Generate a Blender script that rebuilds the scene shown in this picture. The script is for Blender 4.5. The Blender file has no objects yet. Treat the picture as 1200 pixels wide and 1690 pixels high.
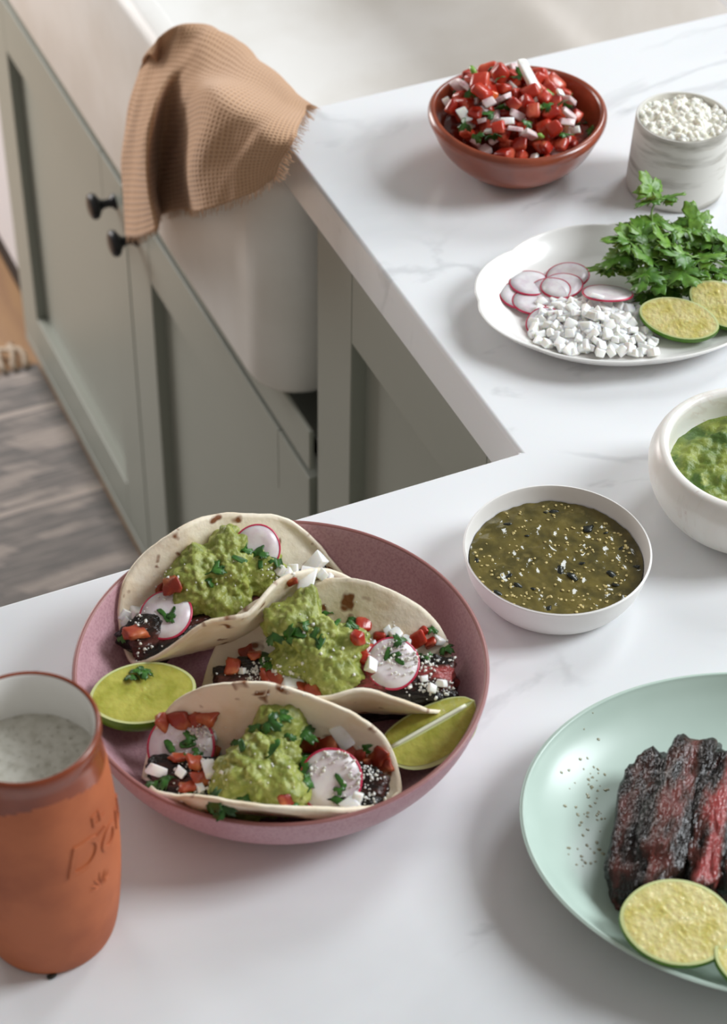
import bpy, bmesh, math, random
import numpy as np
from mathutils import Vector, Matrix, noise, Quaternion
from mathutils.bvhtree import BVHTree

sc = bpy.context.scene
COL = sc.collection
R = math.radians
random.seed(7)

# ------------------------------------------------------------------ camera
CAM = Vector((-0.567, -0.960, 1.890))
FWD = Vector((0.3099, 0.6642, -0.6803)).normalized()
RGT = Vector((0.9116, -0.4108, 0.0142)); RGT = (RGT - FWD * RGT.dot(FWD)).normalized()
UPV = RGT.cross(FWD)
FPX = 3494.0
cd = bpy.data.cameras.new('camera')
cam = bpy.data.objects.new('camera', cd); COL.objects.link(cam)
cam.matrix_world = Matrix(((RGT.x, UPV.x, -FWD.x, CAM.x), (RGT.y, UPV.y, -FWD.y, CAM.y),
                           (RGT.z, UPV.z, -FWD.z, CAM.z), (0, 0, 0, 1)))
cd.sensor_fit = 'HORIZONTAL'; cd.sensor_width = 24.0; cd.lens = FPX / 1200 * 24
cd.clip_start = 0.05
cd.dof.use_dof = True; cd.dof.focus_distance = 1.40; cd.dof.aperture_fstop = 8.5
sc.camera = cam

# ------------------------------------------------------------------ world and window light
W = bpy.data.worlds.new('world'); sc.world = W; W.use_nodes = True
W.node_tree.nodes['Background'].inputs[0].default_value = (1.0, 0.95, 0.89, 1)
W.node_tree.nodes['Background'].inputs[1].default_value = 0.29

def area(name, loc, target, sx, sy, power, col):
    l = bpy.data.lights.new(name, 'AREA'); l.shape = 'RECTANGLE'; l.size = sx; l.size_y = sy
    l.energy = power; l.color = col
    o = bpy.data.objects.new(name, l); COL.objects.link(o); o.location = loc
    o.rotation_euler = (Vector(target) - Vector(loc)).to_track_quat('-Z', 'Y').to_euler()
    return o
DAY = (0.90, 0.96, 1.0)
area('window_daylight_near', (2.28, -0.80, 2.75), (-0.2, -0.20, 0.95), 0.95, 1.35, 88.0, DAY)
area('window_daylight_sink', (2.28, 1.35, 2.75), (-0.2, 0.15, 0.95), 0.80, 1.35, 46.0, DAY)
area('room_window_daylight', (-0.68, 2.25, 1.15), (0.0, 1.2, 0.45), 0.7, 1.3, 31.0, (1.0, 0.97, 0.95))

vs = sc.view_settings
sc.display_settings.display_device = 'sRGB'
vs.view_transform = 'Standard'; vs.look = 'None'; vs.gamma = 1.0; vs.use_curve_mapping = False
vs.exposure = 0.0

# ------------------------------------------------------------------ helpers
ZT = 0.92           # height of the marble worktop

def ray(u, v):
    return (RGT * (u - 600) - UPV * (v - 845) + FWD * FPX).normalized()
def at(u, v, z):    # point on a horizontal plane seen at u,v
    d = ray(u, v); return CAM + d * ((z - CAM.z) / d.z)
def atx(u, v, x):   # point on a plane of constant x
    d = ray(u, v); return CAM + d * ((x - CAM.x) / d.x)

def lin(c):
    if isinstance(c, str):
        c = [int(c[i:i + 2], 16) / 255 for i in (1, 3, 5)]
        c = [x / 12.92 if x <= .04045 else ((x + .055) / 1.055) ** 2.4 for x in c]
    return (c[0], c[1], c[2], 1)

def tag(o, label, cat, group=None, kind=None):
    if label: o['label'] = label
    if cat: o['category'] = cat
    if group: o['group'] = group
    if kind: o['kind'] = kind
    return o

def thing(name, label, cat, loc=(0, 0, 0), group=None, rot=None):
    o = bpy.data.objects.new(name, None); COL.objects.link(o); o.location = loc
    o.empty_display_size = .02
    if rot is not None: o.rotation_euler = rot
    return tag(o, label, cat, group)

def mesh(name, V, F, m, smooth=True):
    me = bpy.data.meshes.new(name)
    me.from_pydata([tuple(v) for v in V], [], [tuple(f) for f in F])
    me.update()
    if smooth: me.polygons.foreach_set('use_smooth', [True] * len(me.polygons))
    for mm in (m if isinstance(m, (list, tuple)) else [m]): me.materials.append(mm)
    return me

def link(name, me, parent=None, loc=(0, 0, 0), rot=None):
    o = bpy.data.objects.new(name, me); COL.objects.link(o); o.location = loc
    if rot is not None:
        if isinstance(rot, Matrix):
            o.matrix_world = Matrix.Translation(loc) @ rot.to_4x4()
        else: o.rotation_euler = rot
    if parent: o.parent = parent
    return o

def wobj(name, V, F, m, origin, parent=None, smooth=True, parent_loc=None):
    """mesh given in world coordinates; origin becomes the object's location"""
    og = Vector(origin)
    me = mesh(name, [Vector(v) - og for v in V], F, m, smooth)
    o = bpy.data.objects.new(name, me); COL.objects.link(o)
    if parent:
        o.parent = parent; o.location = og - Vector(parent_loc if parent_loc is not None else parent.location)
    else: o.location = og
    return o

BVH = {}
def reg(key, V, F): BVH[key] = BVHTree.FromPolygons([Vector(v) for v in V], [tuple(f) for f in F])
def hit(u, v, keys):
    d = ray(u, v); best = None
    for k in keys:
        loc, nor, i, dist = BVH[k].ray_cast(CAM, d)
        if loc is not None and (best is None or dist < best[2]):
            if nor.dot(d) > 0: nor = -nor
            best = (loc, nor, dist)
    return best
def drop(x, y, z, keys):
    best = None
    for k in keys:
        loc, nor, i, dist = BVH[k].ray_cast(Vector((x, y, z)), Vector((0, 0, -1)))
        if loc is not None and (best is None or loc.z > best[0].z): best = (loc, nor if nor.z > 0 else -nor)
    return best

def frame(nrm, spin=0.0):
    """rotation matrix whose z is nrm"""
    q = Vector(nrm).normalized().to_track_quat('Z', 'Y')
    return (q @ Quaternion((0, 0, 1), spin)).to_matrix()

# ------------------------------------------------------------------ materials
def nd(nt, t, **k):
    n = nt.nodes.new(t)
    for a, b in k.items(): setattr(n, a, b)
    return n

def mat(name, col, rough=.5, col2=None, scale=60, lo=.42, hi=.58, detail=4, bump=0, bscale=150, bdist=.001,
        sss=0, spec=.5, rnd=None, coat=0, stretch=None, voro=False, col3=None, scale3=200, lo3=.6, hi3=.7, rough2=None):
    m = bpy.data.materials.new(name); m.use_nodes = True; nt = m.node_tree
    b = nt.nodes['Principled BSDF']; L = nt.links.new
    b.inputs['Base Color'].default_value = lin(col); b.inputs['Roughness'].default_value = rough
    b.inputs['Specular IOR Level'].default_value = spec
    if coat: b.inputs['Coat Weight'].default_value = coat; b.inputs['Coat Roughness'].default_value = .12
    if sss:
        b.inputs['Subsurface Weight'].default_value = sss; b.inputs['Subsurface Radius'].default_value = (1, .7, .4)
        b.inputs['Subsurface Scale'].default_value = .004
    tc = nd(nt, 'ShaderNodeTexCoord'); src = tc.outputs['Object']
    if stretch:
        mp = nd(nt, 'ShaderNodeMapping'); mp.inputs['Scale'].default_value = stretch
        L(src, mp.inputs[0]); src = mp.outputs[0]
    cur = None
    def mix(fac, a, c):
        x = nd(nt, 'ShaderNodeMix', data_type='RGBA'); L(fac, x.inputs[0])
        if a is None: x.inputs[6].default_value = lin(col)
        else: L(a, x.inputs[6])
        if hasattr(c, 'is_linked'): L(c, x.inputs[7])
        else: x.inputs[7].default_value = lin(c)
        return x.outputs[2]
    def ntex(s, lo, hi, w=0):
        if w: n = nd(nt, 'ShaderNodeTexVoronoi'); n.inputs['Scale'].default_value = s; o = n.outputs[0]
        else:
            n = nd(nt, 'ShaderNodeTexNoise'); n.inputs['Scale'].default_value = s; n.inputs['Detail'].default_value = detail; o = n.outputs[0]
        L(src, n.inputs['Vector'])
        r = nd(nt, 'ShaderNodeMapRange'); r.inputs[1].default_value = lo; r.inputs[2].default_value = hi; L(o, r.inputs[0])
        return r.outputs[0], o
    if rnd:
        oi = nd(nt, 'ShaderNodeObjectInfo')
        cur = mix(oi.outputs['Random'], None, rnd)
    if col2:
        f, _ = ntex(scale, lo, hi, voro); cur = mix(f, cur, col2)
        if rough2 is not None:
            r = nd(nt, 'ShaderNodeMapRange'); r.inputs[3].default_value = rough; r.inputs[4].default_value = rough2
            L(f, r.inputs[0]); L(r.outputs[0], b.inputs['Roughness'])
    if col3:
        f, _ = ntex(scale3, lo3, hi3); cur = mix(f, cur, col3)
    if cur is not None: L(cur, b.inputs['Base Color'])
    if bump:
        _, o = ntex(bscale, 0, 1)
        bp = nd(nt, 'ShaderNodeBump'); bp.inputs['Strength'].default_value = bump; bp.inputs['Distance'].default_value = bdist
        L(o, bp.inputs['Height']); L(bp.outputs[0], b.inputs['Normal'])
    return m

def marble(name, base, vein, scale=3.0, rough=.22, warm='#d9d2c8', seed=0.0):
    m = bpy.data.materials.new(name); m.use_nodes = True; nt = m.node_tree; L = nt.links.new
    b = nt.nodes['Principled BSDF']; b.inputs['Roughness'].default_value = rough
    tc = nd(nt, 'ShaderNodeTexCoord')
    mp = nd(nt, 'ShaderNodeMapping'); mp.inputs['Rotation'].default_value = (.3, .2, R(32)); mp.inputs['Location'].default_value = (seed, seed * .7, 0)
    mp.inputs['Scale'].default_value = (1.0, 2.0, 1.0)
    L(tc.outputs['Object'], mp.inputs[0])
    def N(s, d, dist=0):
        n = nd(nt, 'ShaderNodeTexNoise'); n.inputs['Scale'].default_value = s; n.inputs['Detail'].default_value = d
        n.inputs['Distortion'].default_value = dist; L(mp.outputs[0], n.inputs['Vector']); return n.outputs[0]
    def mth(op, a, bb):
        n = nd(nt, 'ShaderNodeMath', operation=op)
        for i, x in enumerate((a, bb)):
            if isinstance(x, float): n.inputs[i].default_value = x
            else: L(x, n.inputs[i])
        return n.outputs[0]
    def mr(x, a, c, d, e):
        n = nd(nt, 'ShaderNodeMapRange', interpolation_type='SMOOTHSTEP')
        for i, q in enumerate((a, c, d, e)): n.inputs[i + 1].default_value = q
        L(x, n.inputs[0]); return n.outputs[0]
    v1 = mr(mth('ABSOLUTE', mth('SUBTRACT', N(scale, 6, .8), .5), 0.0), 0.0, .022, 1.0, 0.0)
    mask = mr(N(scale * 1.3 + .4, 2), .50, .66, 0.0, 1.0)
    vein1 = mth('MULTIPLY', v1, mask)
    cloud = mr(N(scale * .8, 5, .4), .46, .72, 0.0, 1.0)
    sp = mr(N(scale * 5, 4, .3), .66, .76, 0.0, 1.0)
    def mix(f, a, c):
        x = nd(nt, 'ShaderNodeMix', data_type='RGBA'); L(f, x.inputs[0])
        for i, q in ((6, a), (7, c)):
            if hasattr(q, 'is_linked'): L(q, x.inputs[i])
            else: x.inputs[i].default_value = lin(q)
        return x.outputs[2]
    c = mix(mth('MULTIPLY', cloud, .26), base, vein)
    c = mix(mth('MULTIPLY', vein1, .28), c, vein)
    c = mix(mth('MULTIPLY', sp, .35), c, warm)
    L(c, b.inputs['Base Color'])
    b.inputs['Subsurface Weight'].default_value = .08; b.inputs['Subsurface Scale'].default_value = .004
    return m

m_counter = marble('marble_counter', '#ebecee', '#a4a6aa', 2.6, .22, '#8f9194', 1.7)
m_marblebowl = marble('marble_bowl', '#efece6', '#cbb9ad', 16, .30, '#a87a6a', 4.1)
m_paint = mat('cabinet_paint', '#969990', .42, bump=.05, bscale=300, bdist=.0005)
m_dark = mat('shadow_gap', '#1c1d1a', .8)
m_fireclay = mat('fireclay', '#eeece9', .40, '#e2ded8', 7, .45, .7, spec=.5)
m_knob = mat('black_metal', '#15151a', .35, spec=.5)
m_white_app = mat('appliance_white', '#dcdce2', .35)
m_toe = mat('toe_kick', '#2a2a2a', .6)
m_terra = mat('terracotta_glaze', '#9a4a30', .28, '#7d3822', 30, .4, .65, bump=.15, bscale=60, bdist=.002, coat=.3)
m_clay = mat('terracotta_raw', '#bb673d', .62, '#a0522e', 22, .42, .68, bump=.12, bscale=260, bdist=.0006)
m_clayglaze = mat('clay_glaze', '#7c3820', .22, '#944728', 24, .4, .7)
m_enamel = mat('white_enamel', '#e8e6e2', .15)
m_pink = mat('pink_stoneware', '#c49aa2', .42, '#b3868f', 600, .44, .66, bump=.25, bscale=800, bdist=.0006, col3='#a87680', scale3=20, lo3=.52, hi3=.9)
m_pinkrim = mat('pink_rim', '#b98087', .35)
m_mint = mat('mint_glaze', '#c3d6cb', .30, '#b6cabf', 9, .4, .7)
m_mintrim = mat('mint_rim', '#d7ddd3', .3)
m_white = mat('white_glaze', '#f1efec', .18, spec=.5)
m_whitematte = mat('white_bisque', '#f0edea', .4)
m_cup = mat('brushed_ceramic', '#dcd9d2', .55, '#9c978d', 14, .50, .66, stretch=(1, 1, 5.5), bump=.2, bscale=60, bdist=.001, col3='#c9c4ba', scale3=40)
m_tort = mat('flour_tortilla', '#ecdcbc', .62, '#e0c99c', 26, .45, .68, bump=.25, bscale=170, bdist=.0012, sss=.2)
m_rad = mat('radish_flesh', '#e9e1e2', .30, '#dccdd3', 120, .45, .65, sss=.25, bump=.1, bscale=400, bdist=.0004)
m_radskin = mat('radish_skin', '#b3203f', .3, '#c9385a', 90)
m_tom = mat('tomato_flesh', '#c03620', .26, '#d4694c', 75, .46, .70, rnd='#9c2014', bump=.3, bscale=220, bdist=.0014, sss=.2, coat=.2)
m_tomor = mat('tomato_orange', '#d9641c', .22, '#e07a2a', 130, sss=.15, coat=.3, bump=.2, bscale=260)
m_onion = mat('onion', '#f3f1ec', .3, '#e6e2da', 160, .5, .75, sss=.5, rnd='#faf9f6')
m_onionp = mat('onion_pink', '#e3cfcf', .25, '#caa0a6', 120, .5, .65, sss=.3)
m_cil = mat('cilantro_leaf', '#56862c', .40, '#33601c', 90, .42, .68, rnd='#78a23c', sss=.15, bump=.2, bscale=300, bdist=.0006)
m_cild = mat('cilantro_chopped', '#2c5a1c', .35, '#1c4212', 140, .4, .65, rnd='#447a2a', bump=.2, bscale=300)
m_stem = mat('herb_stem', '#8fb060', .4, '#6d9444', 60)
m_tomc = mat('tomato_cooked', '#a8472a', .38, '#c07244', 75, .46, .70, rnd='#8c2a18', bump=.3, bscale=220, bdist=.0014, sss=.2)
m_jal = mat('jalapeno', '#6d9a34', .25, '#95b860', 120)
m_guac = mat('guacamole', '#9ca350', .42, '#7c8738', 150, .40, .62, sss=.12, bump=.5, bscale=420, bdist=.0014, col3='#c3c684', scale3=260, lo3=.56, hi3=.75)
m_guacd = mat('guacamole_bowl', '#87933c', .42, '#4d6a28', 60, .40, .62, sss=.1, bump=.5, bscale=380, bdist=.0016, col3='#a3ab54', scale3=150, lo3=.58, hi3=.74)
m_cheese = mat('crumbled_cheese', '#f4f1e6', .6, '#e9e3cf', 200, .5, .7, sss=.3)
m_lrind = mat('lime_rind', '#5f8a1f', .35, '#3f6d16', 40, .4, .65, bump=.35, bscale=500, bdist=.0006)
m_lpith = mat('lime_pith', '#d3d898', .4, sss=.2)
m_foam = mat('drink_foam', '#cfccc2', .45, '#b7b3a6', 160, .45, .7, col3='#8f8b7c', scale3=330, lo3=.62, hi3=.72, bump=.3, bscale=420, bdist=.0008)
m_salsa = mat('salsa_verde', '#6c6030', .09, '#504926', 60, .38, .62, bump=.35, bscale=90, bdist=.002, sss=.1, col3='#7d7040', scale3=150, lo3=.56, hi3=.72)
m_seed = mat('tomatillo_seed', '#d9cc96', .3, rnd='#c4b070')
m_char = mat('char', '#151a14', .25, '#2a2c22', 100)
m_crumb = mat('dark_crumb', '#2c2a22', .7)
m_juice = mat('meat_juice', '#a9a78c', .06, '#7f7a5c', 160)
m_towel = None

def lime_flesh(name, c1, c2, bs=.4):
    m = bpy.data.materials.new(name); m.use_nodes = True; nt = m.node_tree; L = nt.links.new
    b = nt.nodes['Principled BSDF']; b.inputs['Roughness'].default_value = .13
    b.inputs['Subsurface Weight'].default_value = .3; b.inputs['Subsurface Scale'].default_value = .004
    tc = nd(nt, 'ShaderNodeTexCoord')
    n = nd(nt, 'ShaderNodeTexNoise'); n.inputs['Scale'].default_value = 90; L(tc.outputs['Object'], n.inputs['Vector'])
    v = nd(nt, 'ShaderNodeTexNoise'); v.inputs['Scale'].default_value = 260; v.inputs['Detail'].default_value = 3; L(tc.outputs['Object'], v.inputs['Vector'])
    x = nd(nt, 'ShaderNodeMix', data_type='RGBA'); r = nd(nt, 'ShaderNodeMapRange')
    r.inputs[1].default_value = .4; r.inputs[2].default_value = .65; L(n.outputs[0], r.inputs[0]); L(r.outputs[0], x.inputs[0])
    x.inputs[6].default_value = lin(c1); x.inputs[7].default_value = lin(c2); L(x.outputs[2], b.inputs['Base Color'])
    bp = nd(nt, 'ShaderNodeBump'); bp.inputs['Strength'].default_value = bs; bp.inputs['Distance'].default_value = .0016
    L(v.outputs[0], bp.inputs['Height']); L(bp.outputs[0], b.inputs['Normal'])
    return m
m_lflesh = lime_flesh('lime_flesh', '#bdb95a', '#a5a542')
m_lfleshy = lime_flesh('lime_flesh_yellow', '#e6da9c', '#d2c570', .8)

def steak_mat(name, inner, mid, crust, ymid):
    """seared crust at the long edges, rarer meat along the cut face (local |y| small)"""
    m = bpy.data.materials.new(name); m.use_nodes = True; nt = m.node_tree; L = nt.links.new
    b = nt.nodes['Principled BSDF']; b.inputs['Roughness'].default_value = .13
    tc = nd(nt, 'ShaderNodeTexCoord'); g = nd(nt, 'ShaderNodeTexCoord')
    sep = nd(nt, 'ShaderNodeSeparateXYZ'); L(g.outputs['Generated'], sep.inputs[0])
    n = nd(nt, 'ShaderNodeTexNoise'); n.inputs['Scale'].default_value = 70; n.inputs['Detail'].default_value = 6
    mp = nd(nt, 'ShaderNodeMapping'); mp.inputs['Scale'].default_value = (.5, 1.4, 1.2); L(tc.outputs['Object'], mp.inputs[0]); L(mp.outputs[0], n.inputs['Vector'])
    a = nd(nt, 'ShaderNodeMath', operation='SUBTRACT'); L(sep.outputs['Y'], a.inputs[0]); a.inputs[1].default_value = ymid
    ab = nd(nt, 'ShaderNodeMath', operation='ABSOLUTE'); L(a.outputs[0], ab.inputs[0])
    s = nd(nt, 'ShaderNodeMath', operation='MULTIPLY_ADD'); L(n.outputs[0], s.inputs[0]); s.inputs[1].default_value = 1.3
    L(ab.outputs[0], s.inputs[2])
    cr = nd(nt, 'ShaderNodeValToRGB'); e = cr.color_ramp.elements
    e[0].position = .58; e[0].color = lin(inner); e[1].position = .88; e[1].color = lin(crust)
    q = e.new(.74); q.color = lin(mid)
    L(s.outputs[0], cr.inputs[0]); L(cr.outputs[0], b.inputs['Base Color'])
    n2 = nd(nt, 'ShaderNodeTexNoise'); n2.inputs['Scale'].default_value = 460; n2.inputs['Detail'].default_value = 2; L(mp.outputs[0], n2.inputs['Vector'])
    bp = nd(nt, 'ShaderNodeBump'); bp.inputs['Strength'].default_value = .9; bp.inputs['Distance'].default_value = .0016
    L(n2.outputs[0], bp.inputs['Height']); L(bp.outputs[0], b.inputs['Normal'])
    b.inputs['Specular IOR Level'].default_value = .42
    return m
m_steak = steak_mat('skirt_steak', '#6e3832', '#46281f', '#17100c', .5)
m_steakr = steak_mat('skirt_steak_rare', '#a04644', '#5c2e26', '#17100c', .55)
m_steakd = steak_mat('skirt_steak_seared', '#5a302a', '#331e18', '#15100d', .35)

# ------------------------------------------------------------------ shape builders
def box(x0, x1, y0, y1, z0, z1):
    V = [(x, y, z) for x in (x0, x1) for y in (y0, y1) for z in (z0, z1)]
    F = [(0, 1, 3, 2), (4, 6, 7, 5), (0, 4, 5, 1), (2, 3, 7, 6), (0, 2, 6, 4), (1, 5, 7, 3)]
    return V, F

def bevel_me(me, w, seg=2, angle=40):
    bm = bmesh.new(); bm.from_mesh(me)
    es = [e for e in bm.edges if len(e.link_faces) == 2 and e.calc_face_angle(0) > R(angle)]
    bmesh.ops.bevel(bm, geom=es, offset=w, segments=seg, profile=.5, affect='EDGES', clamp_overlap=True)
    bmesh.ops.recalc_face_normals(bm, faces=bm.faces)
    bm.to_mesh(me); bm.free()
    return me

def bbox_obj(name, b, m, parent=None, ploc=(0, 0, 0), bev=.0015):
    V, F = box(*b); c = Vector(((b[0] + b[1]) / 2, (b[2] + b[3]) / 2, b[4]))
    me = mesh(name, [Vector(v) - c for v in V], F, m, False)
    if bev: bevel_me(me, bev)
    o = bpy.data.objects.new(name, me); COL.objects.link(o); o.location = c - Vector(ploc)
    if parent: o.parent = parent
    return o

def crom(P, n):
    """catmull-rom resample of a list of tuples, n points per span"""
    P = [Vector(p) for p in P]; out = []
    for i in range(len(P) - 1):
        a = P[i - 1] if i else P[0] * 2 - P[1]; b, c = P[i], P[i + 1]
        d = P[i + 2] if i + 2 < len(P) else c * 2 - b
        for k in range(n):
            t = k / n
            out.append(.5 * ((2 * b) + (c - a) * t + (2 * a - 5 * b + 4 * c - d) * t * t + (3 * b - a - 3 * c + d) * t ** 3))
    out.append(P[-1]); return out

def lathe(prof, n=96, mod=None, mats=None, closed_ends=True):
    """prof list of (r,z) ; mod(r,z,theta)->(x,y,z)"""
    V = []; F = []
    k = len(prof)
    for j in range(n):
        th = 2 * math.pi * j / n
        for (r, z) in prof:
            r = max(r, 1e-5)
            V.append(mod(r, z, th) if mod else (r * math.cos(th), r * math.sin(th), z))
    for j in range(n):
        j2 = (j + 1) % n
        for i in range(k - 1):
            F.append((j * k + i, j2 * k + i, j2 * k + i + 1, j * k + i + 1))
    return V, F

def prof_smooth(pts, n=6):
    return [(p.x, p.y) for p in crom([(a, b, 0) for a, b in pts], n)]

def tube(pts, r0, r1=None, n=7, cap=True):
    pts = [Vector(p) for p in pts]; r1 = r0 if r1 is None else r1
    V = []; F = []; m = len(pts); up = Vector((0, 0, 1))
    for i, p in enumerate(pts):
        d = (pts[min(i + 1, m - 1)] - pts[max(i - 1, 0)]).normalized()
        a = d.cross(up)
        if a.length < .05: a = d.cross(Vector((1, 0, 0)))
        a.normalize(); b = d.cross(a); r = r0 + (r1 - r0) * i / (m - 1)
        for k in range(n):
            t = 2 * math.pi * k / n; V.append(p + a * (r * math.cos(t)) + b * (r * math.sin(t)))
    for i in range(m - 1):
        for k in range(n):
            F.append((i * n + k, i * n + (k + 1) % n, (i + 1) * n + (k + 1) % n, (i + 1) * n + k))
    if cap: F.append(tuple(range(n))[::-1]); F.append(tuple((m - 1) * n + k for k in range(n)))
    return V, F

def roundbox(dx, dy, dz, p=.35, jit=.1, seed=0, nu=14, nv=9, fine=0):
    """superellipsoid chunk with irregular faces, centred"""
    V = []; F = []
    sg = lambda x, e: math.copysign(abs(x) ** e, x)
    sv = Vector((seed * 3.17, seed * 1.3, seed * .71))
    for i in range(nv + 1):
        ph = -math.pi / 2 + math.pi * i / nv
        for j in range(nu):
            th = 2 * math.pi * j / nu
            q = Vector((sg(math.cos(ph), p) * sg(math.cos(th), p), sg(math.cos(ph), p) * sg(math.sin(th), p), sg(math.sin(ph), p)))
            f = 1 + jit * noise.noise(q * 1.1 + sv) + (fine * noise.noise(q * 4.5 + sv) if fine else 0)
            V.append((q.x * dx / 2 * f, q.y * dy / 2 * f, q.z * dz / 2 * f))
    for i in range(nv):
        for j in range(nu):
            F.append((i * nu + j, i * nu + (j + 1) % nu, (i + 1) * nu + (j + 1) % nu, (i + 1) * nu + j))
    return V, F

def weld(me, d=1e-6):
    bm = bmesh.new(); bm.from_mesh(me); bmesh.ops.remove_doubles(bm, verts=bm.verts, dist=d)
    bmesh.ops.recalc_face_normals(bm, faces=bm.faces)
    bm.to_mesh(me); bm.free(); me.polygons.foreach_set('use_smooth', [True] * len(me.polygons)); return me

# ================================================================== THE ROOM
def prism(poly, z0, z1):
    n = len(poly); V = [(x, y, z0) for x, y in poly] + [(x, y, z1) for x, y in poly]
    F = [tuple(range(n))[::-1], tuple(range(n, 2 * n))] + [(i, (i + 1) % n, n + (i + 1) % n, n + i) for i in range(n)]
    return V, F

# floor with boards
m_floor = mat('floor_gap', '#3a2c22', .7)
m_board = mat('floor_board', '#b08d6e', .45, '#98765a', 6, .4, .65, stretch=(6, 1, 1), rnd='#a5825f')
fl = bbox_obj('floor', (-2.6, 2.3, -1.72, 4.9, -.06, -.004), m_floor, None, bev=0); tag(fl, None, None, kind='structure')
bw = .125
V, F = box(-bw / 2 + .001, bw / 2 - .001, -1.1, 1.1, -.004, .0)
me_b = bevel_me(mesh('floor_board', V, F, m_board, False), .001, 1)
for i in range(21):
    for j in range(3):
        o = link('floor_board', me_b); o.parent = fl
        o.location = Vector((-2.535 + i * bw, -.6 + j * 2.203 + (.55 if i % 2 else 0), 0)) - fl.location

# wall with two window openings beside the worktop
m_wall = mat('wall_paint', '#d9d6cf', .7)
m_frame = mat('window_paint', '#e6e4df', .5)
XW = 2.30
def wall_part(name, b):
    return bbox_obj(name, b, m_wall, None, bev=0)
wr = wall_part('wall_right', (XW, XW + .1, -1.6, 4.9, 0, 2.05)); tag(wr, None, None, kind='structure')
for b in ((XW, XW + .1, -1.6, 4.2, 3.45, 3.65), (XW, XW + .1, -1.6, -1.3, 2.05, 3.45), (XW, XW + .1, -.3, .93, 2.05, 3.45), (XW, XW + .1, 1.77, 4.2, 2.05, 3.45)):
    o = wall_part('wall_section', b); o.parent = wr; o.location = o.location - wr.location
wb = wall_part('wall_back', (-2.6, XW, 4.9, 5.0, 0, 2.6)); tag(wb, None, None, kind='structure')
for k, (y0, y1) in enumerate(((-1.3, -.3), (.93, 1.77))):
    w = bbox_obj('window_%d' % (k + 1), (XW - .015, XW + .02, y0 - .03, y0 + .01, 2.02, 3.48), m_frame); tag(w, None, None, kind='structure')
    for b in ((XW - .015, XW + .02, y1 - .01, y1 + .03, 2.02, 3.48), (XW - .015, XW + .02, y0, y1, 3.44, 3.48), (XW - .03, XW + .02, y0 - .02, y1 + .02, 2.02, 2.055)):
        bbox_obj('window_frame', b, m_frame, w, w.location)

# ------------------------------------------------------------------ worktop
poly = [(-1.0, -.80), (.90, -.80), (.90, 1.70), (0, 1.70), (0, 1.385), (.50, 1.385), (.50, .465), (0, .465), (0, 0), (-1.0, 0)]
V, F = prism(poly, ZT - .044, ZT)
me = mesh('marble_worktop', V, F, m_counter, False); bevel_me(me, .0035, 3)
me.polygons.foreach_set('use_smooth', [True] * len(me.polygons))
wt = link('marble_worktop', me); tag(wt, 'white marble worktop with soft grey veins and a thick square edge', 'countertop')
wt.modifiers.new('wn', 'WEIGHTED_NORMAL')

# ------------------------------------------------------------------ cabinets (doors open towards -x)
def shaker_door(parent, x, y0, y1, z0, z1, knob=None, stile=.075, t=.02, rec=.014):
    """frame face at x, panel recessed behind it"""
    pl = parent.location
    pan = bbox_obj('door', (x + rec, x + t, y0 + stile - .004, y1 - stile + .004, z0 + stile - .004, z1 - stile + .004), m_paint, parent, pl, bev=0)
    pw = Vector(pl) + pan.location
    for (a, b) in ((y0, y0 + stile), (y1 - stile, y1)): bbox_obj('stile', (x, x + t, a, b, z0, z1), m_paint, pan, pw, .0012)
    for (a, b) in ((z0, z0 + stile), (z1 - stile, z1)): bbox_obj('rail', (x, x + t, y0 + stile, y1 - stile, a, b), m_paint, pan, pw, .0012)
    if knob:
        pr = prof_smooth([(0, 0), (.0085, 0), (.0085, .002), (.0055, .005), (.0048, .012), (.0075, .017), (.0135, .021), (.0148, .0245), (.013, .0285), (.007, .0305), (0, .031)], 4)
        V, F = lathe(pr, 32)
        me = weld(mesh('knob', V, F, m_knob))
        k = link('knob', me); k.parent = pan; k.location = Vector((x, knob[0], knob[1])) - pw; k.rotation_euler = (0, -R(90), 0)
        k['label'] = 'round black metal knob'
    return pan

cab = thing('sink_cabinet', 'grey green painted cabinet below the sink, two panelled doors with black knobs', 'cabinet', (.25, .89, 0))
cl = cab.location
bbox_obj('carcass', (.030, .80, .374, 1.410, .02, .582), m_paint, cab, cl)
bbox_obj('top_rail', (0.0, .005, .374, 1.410, .5955, .642), m_paint, cab, cl)
bbox_obj('base_rail', (0.0, .022, .374, 1.410, 0, .012), m_paint, cab, cl)
shaker_door(cab, 0.0, .375, .8865, .014, .5845, (.853, .541))
shaker_door(cab, 0.0, .8900, 1.409, .014, .5845, (.921, .546))

cc = thing('corner_cabinet', 'grey green painted cabinet between sink and worktop corner', 'cabinet', (.3, .18, 0))
bbox_obj('carcass', (.024, .80, -.02, .362, 0, .874), m_paint, cc, cc.location)
shaker_door(cc, .003, -.02, .363, .012, .874, None, stile=.071)

pc = thing('peninsula_cabinet', 'grey green cabinet carrying the front worktop', 'cabinet', (-.4, -.4, 0))
bbox_obj('carcass', (-.98, .80, -.78, -.045, 0, .875), m_paint, pc, pc.location)
for k in range(2):
    bbox_obj('panel', (-.95 + k * .47, -.50 + k * .47, -.045, -.025, .02, .87), m_paint, pc, pc.location)

dw = thing('dishwasher', 'white appliance front at the far end of the sink cabinet', 'dishwasher', (.3, 1.72, 0))
bbox_obj('body', (.03, .60, 1.418, 2.02, .06, .87), m_white_app, dw, dw.location)
bbox_obj('front_panel', (.004, .03, 1.418, 2.02, .11, .87), m_white_app, dw, dw.location)
bbox_obj('kick_plate', (.05, .07, 1.418, 2.02, 0, .10), m_toe, dw, dw.location)

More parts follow.
